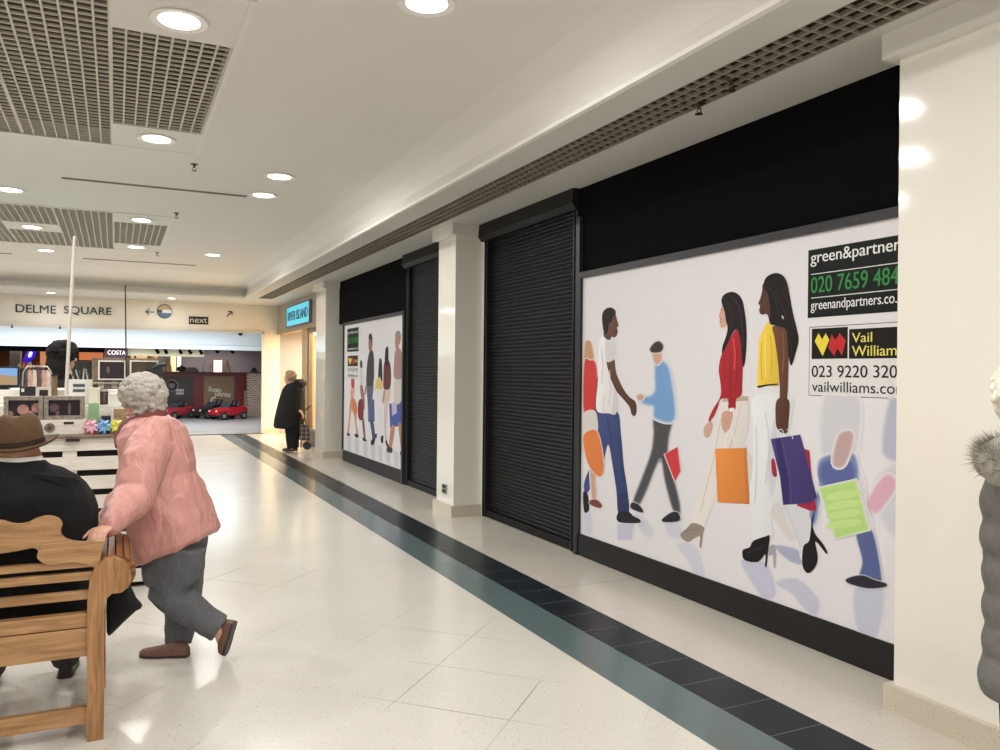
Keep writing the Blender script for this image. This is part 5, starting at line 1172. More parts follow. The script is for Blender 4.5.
def jar(px, Y_, z0, h_, r, cm, lb):
    x = W(px, Y_); t = thing('jar', lb, 'jar', (x, Y_, z0))
    obj('body', MB().lathe([(.001, 0), (r, .002), (r, h_ * .75), (r * .8, h_ * .85), (r * .8, h_ * .88), (.001, h_ * .88)], (x, Y_, z0), 20), cm, t)
    obj('lid', MB().lathe([(r * .86, h_ * .86), (r * .86, h_), (.001, h_)], (x, Y_, z0), 20), M('jar_lid', (214, 210, 200), .3, .4), t)
jar(104, 6.9, 1.275, .12, .034, M('jar_dark', (84, 66, 60), .15, noise=.5, scale=40), 'glass jar with dark contents on the kiosk riser')
jar(104, 6.62, KT, .12, .036, M('jar_green', (168, 196, 176), .12), 'pale green glass jar on the kiosk counter beside the green carton')
t, a0, a1, z0, z1 = kb('white_box', 'white box with a dark round hole beside the grey-haired head', 'box', 108, 121, 393.5, 0, 6.83, .1, M('white_card2', (230, 226, 216), .5), 1.275)
obj('hole', MB().lathe([(.014, 0), (.014, -.003), (.001, -.003)], (a0 + .085, 6.83, (z0 + z1) / 2), 16, axis=(0, 1, 0)), kd, t)
t, a0, a1, z0, z1 = kb('tan_box', 'tan wooden box behind the yellow bow on the kiosk', 'box', 110.5, 127, 409, 0, 6.62, .12, wood('tan_box_wood', (150, 120, 88), (190, 164, 130), (4, 8, 8), 6, .6), KT)
front(t, 'post', a0 + .0, a0 + .022, z0, z1, 6.62, white_w, .012)
# second row
t, a0, a1, z0, z1 = kb('monitor', 'flat monitor showing a desert road at the left edge of the kiosk', 'monitor', -26, 19, 366.5, 0, 7.2, .04, M('monitor_black', (22, 22, 24), .35), 1.40)
scr = obj('screen', MB().box(a0 + .015, a1 - .012, 7.194, 7.2, z0 + .02, z1 - .012), M('screen_sky', (120, 160, 214), .2, noise=.15, scale=6, emit=(120, 160, 214), strength=.35), t, smooth=False)
obj('screen_desert', MB().prism([(a0 + .016, 7.19, z0 + .021), (a1 - .013, 7.19, z0 + .021), (a1 - .013, 7.19, z0 + .085), (a1 - .12, 7.19, z0 + .10), (a1 - .2, 7.19, z0 + .125), (a0 + .016, 7.19, z0 + .11)], (0, .004, 0)), M('screen_sand', (166, 140, 112), .3, noise=.15, scale=10, emit=(150, 126, 100), strength=.25), scr, smooth=False)
obj('stand', MB().bbox((a0 + a1) / 2 - .08, (a0 + a1) / 2 + .08, 7.16, 7.3, 1.385, 1.40, .003), MATS['monitor_black'], t, smooth=False)
t, a0, a1, z0, z1 = kb('black_box', 'small black box in front of the hanging packs on the kiosk', 'box', 19.5, 35, 386.5, 0, 6.95, .09, M('black_card', (30, 26, 28), .5), 1.275)
front(t, 'sticker', a0 + .012, a0 + .03, z1 - .04, z1 - .015, 6.95, white_w)
t, a0, a1, z0, z1 = kb('picture_frame', 'small pale picture frame beside the black box on the kiosk', 'picture frame', 35.5, 50.5, 387, 0, 6.95, .02, M('pale_frame', (200, 194, 182), .5), 1.275)
front(t, 'picture', a0 + .025, a1 - .018, z0 + .018, z1 - .022, 6.95, darkm)
t = thing('pack_rack', 'wire rack of pinkish clear packs beside the monitor', 'rack', (W(36, 7.25), 7.25, 1.385))
obj('frame', MB().tube([(W(22, 7.2), 7.2, 1.385), (W(23, 7.2), 7.2, 1.52), (W(27, 7.2), 7.2, 1.565), (W(47, 7.2), 7.2, 1.565), (W(51, 7.2), 7.2, 1.52), (W(51.5, 7.2), 7.2, 1.385)], .006, 8), M('rack_wire', (190, 186, 178), .3, .6), t)
for k in range(6):
    x = W(25 + k * 4.6, 7.22); cmk = M('pack_%d' % (k % 3), ((206, 170, 156), (96, 84, 80), (224, 208, 198))[[1, 1, 0, 0, 2, 0][k]] if False else ((92, 84, 80), (206, 166, 150), (226, 206, 196))[k % 3], .3, noise=.3, scale=30)
    obj('pack', MB().prism([(x - .016, 7.215, 1.395), (x + .016, 7.215, 1.395), (x + .018, 7.205, 1.46), (x + .012, 7.215, 1.535), (x - .012, 7.215, 1.54), (x - .018, 7.205, 1.46)], (0, .03, 0)), cmk, t, smooth=False)
t, a0, a1, z0, z1 = kb('brown_post', 'short brown timber post beside the dark figure on the kiosk', 'post', 51.5, 57, 376, 0, 7.05, .05, wood('brown_post_wood', (98, 78, 56), (130, 106, 80), (8, 8, 2), 6, .6), 1.275)
obj('cap', MB().bbox(a0 - .004, a1 + .004, 7.046, 7.104, z1, z1 + .012, .002), kd, t, smooth=False)
# framed pictures on the timber display
t, a0, a1, z0, z1 = kb('timber_display', 'grey-brown timber display board behind the framed kiosk pictures', 'display board', 91.5, 163, 358, 0, 7.5, .06, wood('display_wood', (104, 88, 70), (136, 118, 96), (3, 8, 8), 6, .6), 1.385)
obj('shelf', MB().bbox(a0, a1, 7.40, 7.5, z0 + .04, z0 + .055, .003), greyw, t, smooth=False)
for p0, p1, lb, cmat in ((97.8, 125.5, 'white-framed dark picture under the cafe sign, left of the grey hair', darkm), (129.5, 158, 'white-framed brown picture half hidden by the grey-haired head', M('brown_print', (84, 66, 50), .4, noise=.3, scale=20))):
    x0_, x1_ = W(p0, 7.44), W(p1, 7.44); zb_, zt_ = atY(p0, 380, 7.44).z, atY(p0, 360.2, 7.44).z; q = .012
    t = thing('picture_frame', lb, 'picture frame', ((x0_ + x1_) / 2, 7.46, zb_))
    obj('frame', MB().box(x0_, x1_, 7.44, 7.495, zb_, zb_ + q).box(x0_, x1_, 7.44, 7.495, zt_ - q, zt_).box(x0_, x0_ + q, 7.44, 7.495, zb_ + q, zt_ - q).box(x1_ - q, x1_, 7.44, 7.495, zb_ + q, zt_ - q), M('frame_white', (228, 224, 216), .5), t, smooth=False)
    obj('picture', MB().box(x0_ + q, x1_ - q, 7.462, 7.49, zb_ + q, zt_ - q), cmat, t, smooth=False)
    if p0 < 100:
        obj('figure_print', MB().prism([(x0_ + .075 + .012 * math.cos(a * math.pi / 6), 7.459, zb_ + .085 + .03 * math.sin(a * math.pi / 6)) for a in range(12)], (0, .004, 0)), M('mauve_print', (112, 88, 96), .4), t, smooth=False)
for k in range(4):
    x = W(101 + k * 6.6, 7.38); tag(obj('greeting_card', MB().prism([(x - .022, 7.42, 1.392), (x + .022, 7.42, 1.392), (x + .022, 7.45, 1.445), (x - .022, 7.45, 1.445)], (0, .003, 0)), M('card_grey_%d' % (k % 2), ((188, 182, 172), (120, 112, 104))[k % 2], .6, noise=.3, scale=40), smooth=False), 'small %s card under the white-framed dark picture' % ('pale' if k % 2 == 0 else 'grey'), 'card', 'cards under the framed picture')
t = thing('black_machine', 'black angular gadget resting on the timber display above the grey hair', 'gadget', (W(157, 7.42), 7.42, 1.44))
obj('body', MB().obox((W(155, 7.42), 7.42, 1.53), (.055, 0, .02), (0, .03, 0), (-.02, 0, .05)), M('gadget_black', (34, 36, 42), .35), t, smooth=False)
obj('arm', MB().tube([(W(150, 7.42), 7.4, 1.55), (W(158, 7.42), 7.39, 1.585), (W(163, 7.42), 7.39, 1.59)], [.012, .016, .022], 10, round_ends=True), MATS['gadget_black'], t)
obj('foot', MB().box(W(153, 7.42), W(158, 7.42), 7.40, 7.44, 1.41, 1.49), MATS['gadget_black'], t, smooth=False)
t, a0, a1, z0, z1 = kb('black_board', 'black display board behind the white drawer unit', 'display board', 74, 92.5, 361, 0, 7.62, .05, M('board_black', (26, 25, 26), .6), 1.385)
obj('pale_mark', MB().prism([(a0 + .03, 7.617, z0 + .09), (a0 + .05, 7.617, z0 + .08), (a0 + .04, 7.617, z0 + .15), (a0 + .025, 7.617, z0 + .15)], (0, .004, 0)), M('mark_grey', (120, 118, 130), .5), t, smooth=False)
# dark-clothed figure standing behind the kiosk
sK = 7.75; f = (RT * .5 + FW * .85).normalized(); b = MB()
hc = pt(65, 357, sK); info = head(b, hc, f, UP, .98)
limb(b, [hc - UP * .04, pt(64, 371, sK), pt(64, 378, sK)], [.055, .056, .075])
pz = lambda px, z, ds=0: (lambda q: V((q.x, q.y, z)))(pt(px, 400, sK + ds))
b.tube([pz(63, .85), pz(63, 1.0), pz(63, 1.2), pz(64, 1.38), pz(64, 1.45)], [(.16, .12), (.16, .13), (.16, .12), (.18, .12), (.08, .07)], 16, side=RT, round_ends=True)
for q in (-1, 1):
    sh, el, wr = pz(64 + q * 16, 1.39), pz(64 + q * 22, 1.14), pz(64 + q * 13, 1.02, -.1)
    limb(b, [pz(64, 1.38), sh, el, wr], [.06, .055, .042, .03]); hand(b, wr, f - UP * .4, V((0, 0, -1)), RT * -q, (.4,) * 4)
    limb(b, [pz(63 + q * 9, .88), pz(63 + q * 9, .48), pz(63 + q * 9, .07)], [.095, .06, .04]); limb(b, [pz(63 + q * 9, .06), pz(63 + q * 9, .04) + f * .16], [.04, .03])
st = put('person', fuse(b, 'person', .009), skin_m); tag(st, 'person in black with big dark hair standing behind the kiosk by the leaning pole', 'person'); face_parts(st, info)
cb = MB().tube([pz(63, .8), pz(63, 1.0), pz(63, 1.2), pz(64, 1.38), pz(64, 1.45), pz(64, 1.50)], [(.2, .16), (.2, .16), (.19, .15), (.205, .145), (.12, .1), (.075, .07)], 18, side=RT)
for q in (-1, 1): cb.tube([pz(64 + q * 15, 1.38), pz(64 + q * 22, 1.14), pz(64 + q * 14, 1.03, -.09)], [.08, .068, .05], 14, round_ends=True)
for q in (-1, 1): cb.tube([pz(63 + q * 9, .9), pz(63 + q * 9, .5), pz(63 + q * 9, .1)], [.12, .09, .075], 14)
put('clothes', fuse(cb, 'clothes', .01, 3), fabric('attendant_black', (14, 13, 14), .9, .3), st)
hb = curly(hc + UP * .05 - f * .02, RT * .13, FW * .12, UP * .10, f, 220, .022, 21, skip=.55); hb.tube([hc - f * .05 + UP * .02, hc - f * .08 - UP * .1, hc - f * .08 - UP * .2], [(.12, .08), (.11, .07), (.09, .05)], 14, side=RT, round_ends=True)
put('hair', fuse(hb, 'hair', .009, 1), fabric('dark_hair', (9, 8, 8), .9, .4, 40, (1, 1, 1)), st)
for q in (-1, 1): shoe(pz(63 + q * 9, 0) - f * .06, pz(63 + q * 9, 0) + f * .2, UP, None, st, MATS['black_leather'])
# ================================================================== THE SQUARE BEYOND THE OPENING
sqw = M('square_white', (228, 232, 234), .6, noise=.02)
struct('ceiling_square', MB().box(-12, 9, 20.5, 36, 2.95, 3.0), sqw)
struct('wall_square', MB().box(-12, 9, 35.8, 36, 0, 3).box(8.8, 9, 20.5, 36, 0, 3).box(-12, -11.8, 20.5, 36, 0, 3).box(3.66, 9, 20.25, 20.5, 0, 3).box(-12, -5.9, 20.25, 20.5, 0, 3), M('square_wall', (168, 160, 164), .7, noise=.05))
FY = 26.0; z_ = lambda py, Y_, px=120: atY(px, py, Y_).z; x_ = lambda px, Y_: atY(px, 370, Y_).x
struct('trim_square_fascia', MB().box(-12, 8.8, FY, FY + .3, z_(343, FY), 2.95).box(-12, 8.8, FY - .12, FY + .3, z_(348, FY), z_(343.4, FY)), sqw)
# cafe: black fascia, sign, warm back wall, pale column, bar
cY = 26.3
t = thing('cafe_fascia', 'black cafe fascia with a dark red illuminated name sign, far beyond the opening', 'shop sign', (x_(50, cY), cY, z_(353, cY)))
obj('fascia_board', MB().bbox(-9, x_(104, cY), cY, cY + .2, z_(352.8, cY), z_(348, cY) + .05, .004), black_m, t, smooth=False)
sp = obj('sign_panel', MB().bbox(x_(104, cY - .1), x_(127.5, cY - .1), cY - .1, cY + .1, z_(358.5, cY), z_(348.6, cY), .01), M('cafe_maroon', (66, 28, 44), .35), t, smooth=False)
obj('lettering', text_mb('COSTA', (x_(107.5, cY - .1), cY - .105, z_(354.6, cY - .1, 115)), (1, 0, 0), (0, 0, 1), x_(125.5, cY - .1) - x_(107.5, cY - .1), z_(350.4, cY - .1) - z_(354.6, cY - .1), .012), M('sign_white_lit', (255, 255, 255), .4, emit=(255, 250, 246), strength=1.0), sp, smooth=False)
struct('wall_cafe', MB().box(-9, .3, 33, 33.1, 0, 2.9).box(.3, .4, 26.6, 33.1, 0, 2.9), M('cafe_wall', (120, 84, 62), .7, noise=.2, scale=1.5))
t = thing('cafe_bar', 'dark cafe bar counter with bottles on it, far left beyond the opening', 'bar counter', (-2.4, 28.2, 0))
obj('front', MB().bbox(-6, -.35, 28, 28.6, 0, z_(370.5, 28), .01), M('bar_dark', (46, 30, 32), .5), t, smooth=False)
obj('bar_top', MB().bbox(-6.05, -.3, 27.94, 28.66, z_(370.5, 28), z_(369, 28), .006), M('bar_red', (96, 44, 46), .35), t, smooth=False)
zb = z_(369, 28)
for k, px in enumerate((19, 23.5, 25.5, 28.5, 30.5, 33.5, 37.5, 40.5, 43.5, 46, 49)):
    x = x_(px, 28.2); h_ = (.16, .2, .24, .2, .22, .12, .2, .16, .1, .12, .12)[k]; cc = ((230, 224, 214), (236, 170, 120), (196, 70, 40), (224, 200, 170))[k % 4]
    t = thing('bottle', 'small %s bottle on the far cafe bar, place %d from its near left end' % (('white', 'orange', 'red', 'cream')[k % 4], k + 1), 'bottle', (x, 28.2, zb), 'bottles on the cafe bar')
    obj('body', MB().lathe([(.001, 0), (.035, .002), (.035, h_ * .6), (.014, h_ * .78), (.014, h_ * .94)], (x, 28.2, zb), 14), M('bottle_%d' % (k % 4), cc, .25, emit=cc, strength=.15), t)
    obj('cap', MB().lathe([(.017, h_ * .92), (.017, h_), (.001, h_)], (x, 28.2, zb), 12), M('bottle_cap', (60, 40, 36), .4), t)
struct('pillar_cafe', MB().box(x_(9.5, 29), x_(20, 29), 29, 29.5, 0, 2.6), cream_s)
struct('trim_cafe_bulkhead', MB().box(-9, .3, 27.2, 27.4, z_(349.6, 27), 2.9), M('cafe_bulkhead', (150, 120, 104), .6))
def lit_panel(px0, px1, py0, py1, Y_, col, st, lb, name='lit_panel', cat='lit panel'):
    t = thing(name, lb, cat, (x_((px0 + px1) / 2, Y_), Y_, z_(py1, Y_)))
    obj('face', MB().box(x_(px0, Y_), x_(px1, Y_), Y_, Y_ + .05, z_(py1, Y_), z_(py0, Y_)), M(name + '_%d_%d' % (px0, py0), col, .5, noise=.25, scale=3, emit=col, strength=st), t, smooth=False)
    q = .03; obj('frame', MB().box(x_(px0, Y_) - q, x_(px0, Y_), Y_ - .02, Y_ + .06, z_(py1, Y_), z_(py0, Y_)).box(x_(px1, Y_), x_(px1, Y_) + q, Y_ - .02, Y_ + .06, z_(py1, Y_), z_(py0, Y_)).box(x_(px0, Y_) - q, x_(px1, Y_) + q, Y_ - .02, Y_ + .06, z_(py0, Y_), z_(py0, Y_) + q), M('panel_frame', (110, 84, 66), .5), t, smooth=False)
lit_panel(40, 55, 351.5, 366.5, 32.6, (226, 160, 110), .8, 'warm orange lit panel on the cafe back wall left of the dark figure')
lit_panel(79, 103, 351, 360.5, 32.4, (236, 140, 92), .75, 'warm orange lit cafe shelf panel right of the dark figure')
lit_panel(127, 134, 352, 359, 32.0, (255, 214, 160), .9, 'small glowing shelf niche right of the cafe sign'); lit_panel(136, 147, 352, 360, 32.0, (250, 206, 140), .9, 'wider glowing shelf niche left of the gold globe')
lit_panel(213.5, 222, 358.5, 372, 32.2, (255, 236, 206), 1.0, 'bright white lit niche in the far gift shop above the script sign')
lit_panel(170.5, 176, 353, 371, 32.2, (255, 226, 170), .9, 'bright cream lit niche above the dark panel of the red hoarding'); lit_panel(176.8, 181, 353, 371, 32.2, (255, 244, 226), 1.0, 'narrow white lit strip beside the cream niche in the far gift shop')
t = thing('blue_lamp', 'slanting blue glowing light sculpture in the far cafe', 'lamp', (x_(30, 30), 30, z_(364, 30)))
obj('glow_tube', MB().tube([(x_(26, 30), 30, z_(362.5, 30)), (x_(30, 30), 30, z_(357, 30)), (x_(34, 30), 30, z_(350.5, 30))], [.09, .13, .11], 12, round_ends=True), M('blue_glow', (60, 40, 220), .4, emit=(50, 30, 230), strength=.9), t)
obj('glow_core', MB().tube([(x_(29.5, 29.8), 29.8, z_(357.5, 29.8)), (x_(30.7, 29.8), 29.8, z_(354.5, 29.8))], .05, 10, round_ends=True), M('blue_core', (220, 220, 255), .4, emit=(220, 215, 255), strength=1.6), t)
obj('stem', MB().tube([(x_(25, 30), 30, 1.2), (x_(26, 30), 30, z_(362.5, 30))], .03, 8), black_m, t)
t = thing('gold_globe', 'gold globe ornament on the far shelf above the grey hair', 'ornament', (x_(152.5, 31), 31, z_(362.5, 31)))
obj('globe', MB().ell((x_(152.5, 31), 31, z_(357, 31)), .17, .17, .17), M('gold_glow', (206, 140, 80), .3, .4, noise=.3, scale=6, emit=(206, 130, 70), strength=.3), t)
obj('foot', MB().lathe([(.1, 0), (.06, .03), (.03, .06), (.03, .1)], (x_(152.5, 31), 31, z_(363, 31)), 16), M('gold_dark', (120, 84, 50), .4, .4), t)
# gift shop: cream panel with spotlights, lilac wall, red hoarding
gY = 26.32
struct('trim_gift_panel', MB().box(x_(127.5, gY), x_(204, gY), gY, gY + .1, z_(355.5, gY), z_(348, gY)), M('gift_cream', (222, 214, 184), .6))
struct('trim_gift_panel', MB().box(x_(204, gY), x_(262, gY), gY, gY + .1, z_(349.5, gY), z_(347, gY)), M('gift_grey', (120, 118, 122), .6))
struct('wall_gift', MB().box(.4, 6.5, 32.5, 32.6, 0, 2.9), M('gift_lilac', (120, 116, 126), .7, noise=.1, scale=1))
for k, px in enumerate((156.3, 164.8, 179.5, 189, 200, 216, 231)):
    py = 349 if k < 5 else 347.5; x, y, z = x_(px, gY - .1), gY - .1, z_(py, gY - .1)
    t = thing('spotlight', 'black track spotlight under the far fascia, place %d counting from the cafe sign' % (k + 1), 'spotlight', (x, y, z), 'track spotlights')
    obj('arm', MB().tube([(x - .03, y, z + .06), (x, y, z)], .012, 8), black_m, t); obj('can', MB().tube([(x - .01, y, z + .02), (x + .05, y - .05, z - .1)], [.04, .05], 12), black_m, t)
hY = 28.3
rh = thing('red_hoarding', 'dark red low hoarding with tan script sign and black panel, beyond the opening', 'hoarding', (x_(204, hY), hY, 0))
obj('panel', MB().bbox(x_(150, hY), x_(248.5, hY), hY, hY + .15, .16, z_(373.3, hY, 204), .01), M('maroon_board', (104, 26, 30), .4, noise=.08), rh, smooth=False)
obj('top_rail', MB().bbox(x_(150, hY), x_(249, hY), hY - .04, hY + .2, z_(373.3, hY, 204), z_(372, hY, 204), .006), M('maroon_dark', (66, 20, 24), .35), rh, smooth=False)
obj('base_board', MB().bbox(x_(150, hY), x_(248.5, hY), hY - .03, hY + .15, 0, .16, .006), M('base_brown', (120, 84, 66), .5), rh, smooth=False)
sp = obj('script_sign', MB().bbox(x_(204, hY), x_(234.5, hY), hY - .03, hY, z_(405.5, hY, 219), z_(376.3, hY, 219), .006), M('sign_tan', (128, 100, 76), .45), rh, smooth=False)
for tx, px0, px1, py0, py1 in (('Scotts', 208, 221, 391, 386.4), ('Gourmet', 214.5, 230.5, 395.6, 390.4)):
    obj('lettering', text_mb(tx, (x_(px0, hY), hY - .034, z_(py0, hY, 219)), (1, 0, -.12), (.28, 0, 1), x_(px1, hY) - x_(px0, hY), z_(py1, hY, 219) - z_(py0, hY, 219), -.005), M('sign_script', (240, 232, 220), .5, noise=0), sp, smooth=False)
obj('flourish', MB().tube([(x_(211, hY), hY - .035, z_(402, hY, 219)), (x_(212.5, hY), hY - .035, z_(398, hY, 219)), (x_(216, hY), hY - .035, z_(397, hY, 219))], .018, 8), MATS['sign_script'], sp)
bp_ = obj('black_panel', MB().bbox(x_(157.5, hY), x_(193, hY), hY - .03, hY, z_(411, hY, 175), z_(377, hY, 175), .006), M('panel_dark', (46, 32, 28), .45), rh, smooth=False)
obj('emblem', MB().lathe([(.2, 0), (.2, -.01), (.16, -.01), (.16, 0)], (x_(172, hY), hY - .03, z_(385.5, hY, 172)), 20, axis=(0, 1, 0)).box(x_(170, hY), x_(174, hY), hY - .04, hY - .03, z_(388, hY, 172), z_(383.5, hY, 172)), M('emblem_grey', (112, 104, 98), .5), bp_, smooth=False)
obj('notice', MB().box(x_(176, hY), x_(184, hY), hY - .035, hY - .03, z_(391.5, hY, 180), z_(389, hY, 180)).box(x_(176, hY), x_(184, hY), hY - .035, hY - .03, z_(394.5, hY, 180), z_(392.3, hY, 180)), M('notice_grey', (176, 170, 164), .5), bp_, smooth=False)
# brick pier
bk = bpy.data.materials.new('brick'); q_ = NT(bk); tc_ = q_.n('ShaderNodeTexCoord'); mp_ = q_.n('ShaderNodeMapping'); mp_.inputs['Rotation'].default_value = (R(90), 0, 0); q_.l(tc_.outputs['Object'], mp_.inputs[0])
bt = q_.n('ShaderNodeTexBrick'); bt.inputs['Scale'].default_value = 4; bt.inputs['Color1'].default_value = lin((150, 116, 98)); bt.inputs['Color2'].default_value = lin((126, 100, 88)); bt.inputs['Mortar'].default_value = lin((196, 186, 174)); q_.l(mp_.outputs[0], bt.inputs[0]); q_.l(bt.outputs[0], q_.b.inputs['Base Color']); q_.b.inputs['Roughness'].default_value = .8
t = thing('brick_pier', 'low brick pier beside the red hoarding at the right of the opening', 'brick pier', (x_(255, 27.4), 27.6, 0))
obj('brickwork', MB().box(x_(249, 27.4), x_(262, 27.4), 27.4, 27.9, 0, z_(373.5, 27.4, 255)), bk, t, smooth=False)
obj('capping', MB().bbox(x_(248.5, 27.4), x_(262.5, 27.4), 27.37, 27.93, z_(373.5, 27.4, 255), z_(372, 27.4, 255), .005), M('pier_cap', (60, 50, 48), .5), t, smooth=False)
t = thing('timber_post', 'brown timber post between the red hoarding and the brick pier', 'post', (x_(246, 28.1), 28.1, 0))
obj('post', MB().bbox(x_(244.3, 28.1), x_(247.6, 28.1), 28.05, 28.15, 0, z_(391, 27.8, 246), .01), oak_v, t, smooth=False)
obj('foot', MB().bbox(x_(243.8, 28.1), x_(248.2, 28.1), 28.02, 28.18, 0, .05, .01), oak_d, t, smooth=False)
# goods on top of the hoarding
zt = z_(372, hY, 204)
def ornament(px, h_, w_, cm, lb, kind):
    x, y = x_(px, hY + .08), hY + .08; t = thing('ornament', lb, 'ornament', (x, y, zt))
    if kind == 'fig':
        obj('body', MB().lathe([(.001, 0), (w_, .01), (w_ * .9, h_ * .3), (w_ * .55, h_ * .55), (w_ * .7, h_ * .66), (w_ * .3, h_ * .75)], (x, y, zt), 14), cm, t); obj('head', MB().ell((x, y, zt + h_ * .86), w_ * .4, w_ * .4, h_ * .14, 12, 8), cm, t)
    elif kind == 'bag':
        obj('body', MB().ell((x, y, zt + h_ * .42), w_, w_ * .5, h_ * .42, 16, 10), cm, t); obj('handle', MB().tube([(x - w_ * .5, y, zt + h_ * .6), (x, y, zt + h_), (x + w_ * .5, y, zt + h_ * .6)], .02, 8), cm, t)
    else:
        obj('body', MB().bbox(x - w_, x + w_, y - .08, y + .08, zt, zt + h_ * .6, .01), cm, t, smooth=False); obj('lid', MB().bbox(x - w_ * .7, x + w_ * .7, y - .05, y + .05, zt + h_ * .6, zt + h_, .01), cm, t, smooth=False)
ornament(168.3, .52, .11, M('figurine_warm', (226, 180, 140), .5), 'warm-coloured figurine standing on the red hoarding above the black panel', 'fig')
ornament(181.5, .22, .17, M('bag_dark', (48, 30, 28), .5), 'dark rounded bag resting on the red hoarding', 'bag')
ornament(192, .15, .2, M('box_grey', (96, 88, 90), .5), 'low grey case lying on the red hoarding beside the dark bag', 'box')
ornament(211, .28, .05, M('vase_cream', (232, 214, 186), .4), 'small cream figure on the red hoarding above the script sign', 'fig'); ornament(227.5, .42, .09, M('vase_tan', (206, 166, 130), .4), 'tan figure with dark base on the red hoarding beside the bright niche', 'fig')
ornament(203, .34, .04, M('vase_white', (230, 222, 210), .4), 'thin white figure on the red hoarding left of the script sign', 'fig'); ornament(254, .16, .1, M('planter_dark', (40, 40, 36), .6), 'dark low planter on the brick pier', 'box')
# security camera under the header
sx, sy, sz = x_(240, 21.5), 21.5, z_(333, 21.5, 240)
t = thing('security_camera', 'small dome security camera hanging just behind the next sign header', 'security camera', (sx, sy, sz))
obj('mount', MB().lathe([(.09, .52), (.09, .02), (.06, 0)], (sx, sy, sz), 16), sqw, t); obj('dome', MB().lathe([(.06, 0), (.055, -.04), (.03, -.065), (.001, -.07)], (sx, sy, sz), 16), M('dome_black', (20, 20, 22), .15), t)
# coin rides
def ride(px, py, lg, ang, bodym, label, top=None, k=1.0):
    base = atZ(px, py, 0); t = thing('ride_on_car', label, 'ride-on car', (base.x, base.y, 0))
    rot = Matrix.Rotation(ang, 3, 'Z'); w3 = lambda x, y, z: base + rot @ V((x * k, y * k, z * k))
    hw = .30; sec_ = []
    for x, zb_, zt_, ww in ((-.56, .14, .24, .22), (-.54, .12, .32, .27), (-.40, .10, .36, .29), (-.18, .10, .39, .30), (.0, .10, .40, .30), (.2, .10, .42, .30), (.42, .11, .44, .29), (.54, .14, .40, .26), (.57, .2, .34, .2)):
        rg = []
        for q in range(20):
            a_ = 2 * math.pi * q / 20; cx_, sz_ = math.cos(a_), math.sin(a_); kk = (abs(cx_) ** 3.5 + abs(sz_) ** 3.5) ** (-1 / 3.5)
            rg.append(w3(x, ww * cx_ * kk, (zb_ + zt_) / 2 + (zt_ - zb_) / 2 * sz_ * kk))
        sec_.append(rg)
    obj('body', MB().rings(sec_), bodym, t)
    ck = MB().tube([w3(-.08, 0, .39), w3(.1, 0, .41), w3(.32, 0, .43)], [(.2, .02), (.23, .03), (.2, .02)], 16, side=rot @ V((0, 1, 0))); obj('cockpit', ck, M('cockpit_black', (24, 22, 24), .5), t)
    obj('windscreen', MB().prism([w3(-.16, -.22, .38), w3(-.16, .22, .38), w3(-.02, .18, .53), w3(-.02, -.18, .53)], rot @ V((.012, 0, 0))), M('screen_tint', (66, 72, 80), .1, .2), t, smooth=False)
    for y in (-.12, .12):
        obj('seat', MB().tube([w3(.22, y, .38), w3(.27, y, .48), w3(.29, y, .58)], [(.09, .045), (.09, .04), (.06, .03)], 12, side=rot @ V((0, 1, 0)), round_ends=True), M('cockpit_black', (24, 22, 24), .5), t)
    for x in (-.36, .36):
        for y in (-.29, .29):
            wh = obj('wheel', MB().lathe([(.06, -.04), (.11, -.045), (.125, -.02), (.125, .02), (.11, .045), (.06, .04)], w3(x, y, .125), 22, axis=rot @ V((0, 1, 0))), M('tyre_black', (26, 26, 27), .7), t)
            obj('hub', MB().lathe([(.001, -.042), (.06, -.042), (.065, .0), (.06, .042), (.001, .042)], w3(x, y, .125), 14, axis=rot @ V((0, 1, 0))), M('hub_silver', (176, 174, 172), .3, .7), wh)
    for y in (-.18, .18): obj('headlamp', MB().ell(w3(-.545, y, .27), .03, .05, .03, 12, 8), M('lamp_clear', (226, 226, 222), .15), t)
    obj('bumper', MB().tube([w3(-.55, -.26, .15), w3(-.585, 0, .15), w3(-.55, .26, .15)], .025, 10, round_ends=True), M('bumper_dark', (54, 22, 24), .4), t)
    if top:
        obj('canopy', MB().tube([w3(-.1, 0, .72), w3(.3, 0, .74)], [(.26, .025), (.28, .025)], 16, side=rot @ V((0, 1, 0)), round_ends=True), top, t)
        for y in (-.2, .2):
            for x in (-.05, .3): obj('canopy_post', MB().tube([w3(x, y, .4), w3(x, y, .72)], .012, 8), MATS['hub_silver'], t)
redp = M('car_red', (176, 24, 36), .2, coat=.6)
ride(228, 419.2, 1.1, R(28), redp, 'shiny red ride-on sports car parked in front of the tan script sign')
ride(176, 418.5, 1.0, R(40), M('car_rose', (150, 44, 54), .3, coat=.4), 'dull red ride-on car before the black panel, partly behind the grey hair', None, .95)
ride(212, 418.2, 1.0, R(28), M('car_black', (30, 26, 28), .25, coat=.5), 'black ride-on car behind the shiny red one', None, 1.0)

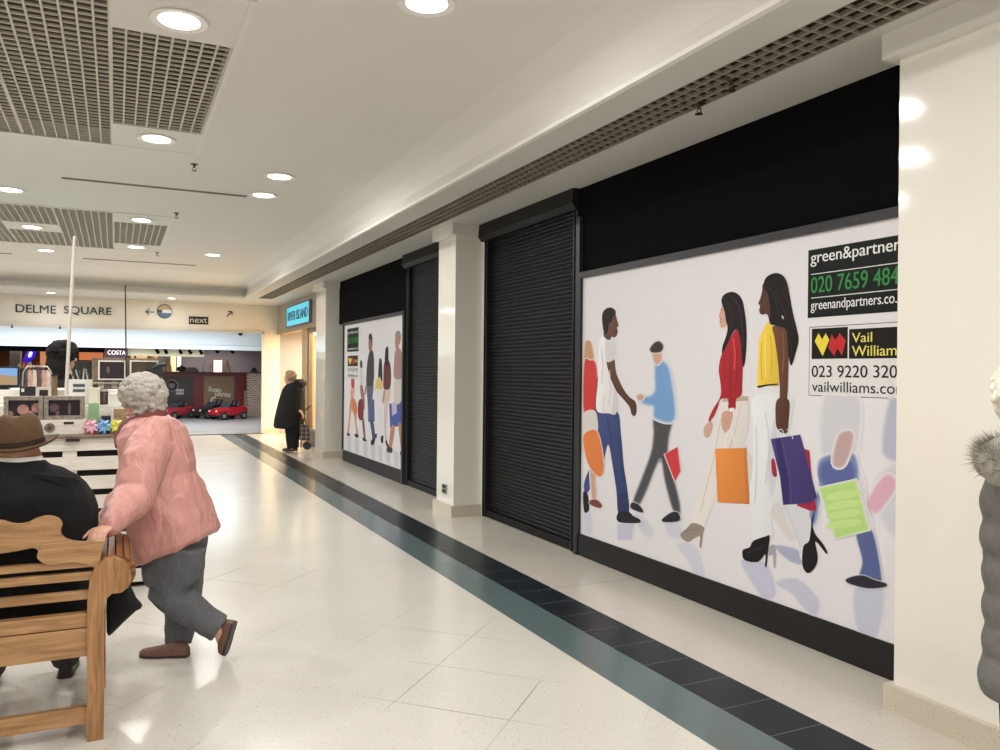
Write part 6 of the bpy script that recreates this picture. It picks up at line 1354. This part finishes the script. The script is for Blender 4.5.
# ------------------------------------------------ lettering on the header
yH = 20.25; blk = M('letter_black', (26, 24, 26), .4)
def hdr(tx, px0, px1, py0, py1, wgt=0, m=blk, name='lettering', lb=None, cat='sign', dep=.02):
    p0 = atY(px0, py0, yH); p1 = atY(px1, py1, yH); o = obj(name, text_mb(tx, (p0.x, yH - .002, p0.z), (1, 0, 0), (0, 0, 1), p1.x - p0.x, p1.z - p0.z, wgt, extrude=dep), m, None, smooth=False)
    return o
p0 = atY(63, 312, yH)
t = thing('header_sign', 'black raised DELME SQUARE lettering on the cream header over the opening', 'sign', (p0.x, yH, 2.76))
for tx, a_, b_ in (('DELME', 15.8, 56), ('SQUARE', 64, 111.5)):
    x0_, x1_ = atY(a_, 312, yH).x, atY(b_, 312, yH).x; obj('word', text_mb(tx, (x0_, yH - .002, 2.768), (1, 0, 0), (0, 0, 1), x1_ - x0_, .172 if tx == 'DELME' else .2, .004, extrude=.02), blk, t, smooth=False)
for o_ in [c_ for c_ in t.children if c_.name.startswith('word')][1:]: o_.location.z -= .022
def arrow(px, py, ang, r, lb):
    c_ = atY(px, py, yH); d = V((math.cos(ang), 0, math.sin(ang))); n_ = V((-math.sin(ang), 0, math.cos(ang))); c_.y = yH - .008
    b = MB(); b.obox(c_, d * r, n_ * r * .11, V((0, .006, 0)))
    for q in (-1, 1): tip = c_ + d * r; e_ = tip - d * r * .8 + n_ * q * r * .75; m_ = (tip + e_) / 2; dd = (e_ - tip); b.obox(m_, dd / 2, V((dd.z, 0, -dd.x)).normalized() * r * .11, V((0, .006, 0)))
    tag(obj('arrow_sign', b, blk, None, smooth=False), lb, 'sign')
arrow(150, 312, math.pi, .085, 'black arrow pointing sideways beside the round picture sign on the header'); arrow(229.5, 314, math.pi / 4, .085, 'black arrow pointing diagonally up, at the shop end of the header')
c_ = atY(164.5, 311.3, yH); t = thing('round_sign', 'round blue and brown picture sign on the header beside the sideways arrow', 'sign', (c_.x, yH, c_.z - .165))
obj('disc', MB().lathe([(.001, -.02), (.165, -.02), (.165, 0), (.001, 0)], (c_.x, yH, c_.z), 36, axis=(0, 1, 0)), M('disc_navy', (52, 66, 88), .4), t)
def seg(r, a0, a1, m, nm, dy): obj(nm, MB().prism([(c_.x + r * math.cos(R(a)), yH - dy, c_.z + r * math.sin(R(a))) for a in range(a0, a1 + 1, 6)], (0, .004, 0)), m, t, smooth=False)
seg(.145, 10, 170, M('disc_tan', (190, 160, 128), .5), 'upper_picture', .024); seg(.145, 190, 350, M('disc_blue', (74, 110, 140), .5), 'lower_picture', .024)
obj('banner', MB().box(c_.x - .05, c_.x + .15, yH - .028, yH - .02, c_.z - .04, c_.z + .035), M('disc_white', (226, 226, 226), .5), t, smooth=False)
p0, p1 = atY(188.8, 324, yH), atY(208.3, 317, yH); t = thing('black_name_sign', 'small black name plate reading next on the header', 'sign', ((p0.x + p1.x) / 2, yH, p0.z))
obj('plate', MB().bbox(p0.x, p1.x, yH - .02, yH, p0.z, p1.z, .004), blk, t, smooth=False)
w_ = p1.x - p0.x; h_ = p1.z - p0.z; obj('lettering', text_mb('next', (p0.x + w_ * .06, yH - .0215, p0.z + h_ * .2), (1, 0, 0), (0, 0, 1), w_ * .88, h_ * .6, -.02), M('letter_pale', (206, 202, 194), .5), t, smooth=False)
for px, py in ((12, 327), (60, 328)):
    c2 = atY(px, py, yH - .05); t = thing('cable_clip', 'tiny dark fixing under the header edge, %s the word SQUARE' % ('left of' if px < 30 else 'below the start of'), 'fixing', tuple(c2)); obj('body', MB().ell(c2, .025, .025, .02, 10, 8), blk, t); obj('stem', MB().tube([c2, c2 + V((0, 0, .06))], .008, 8), blk, t)
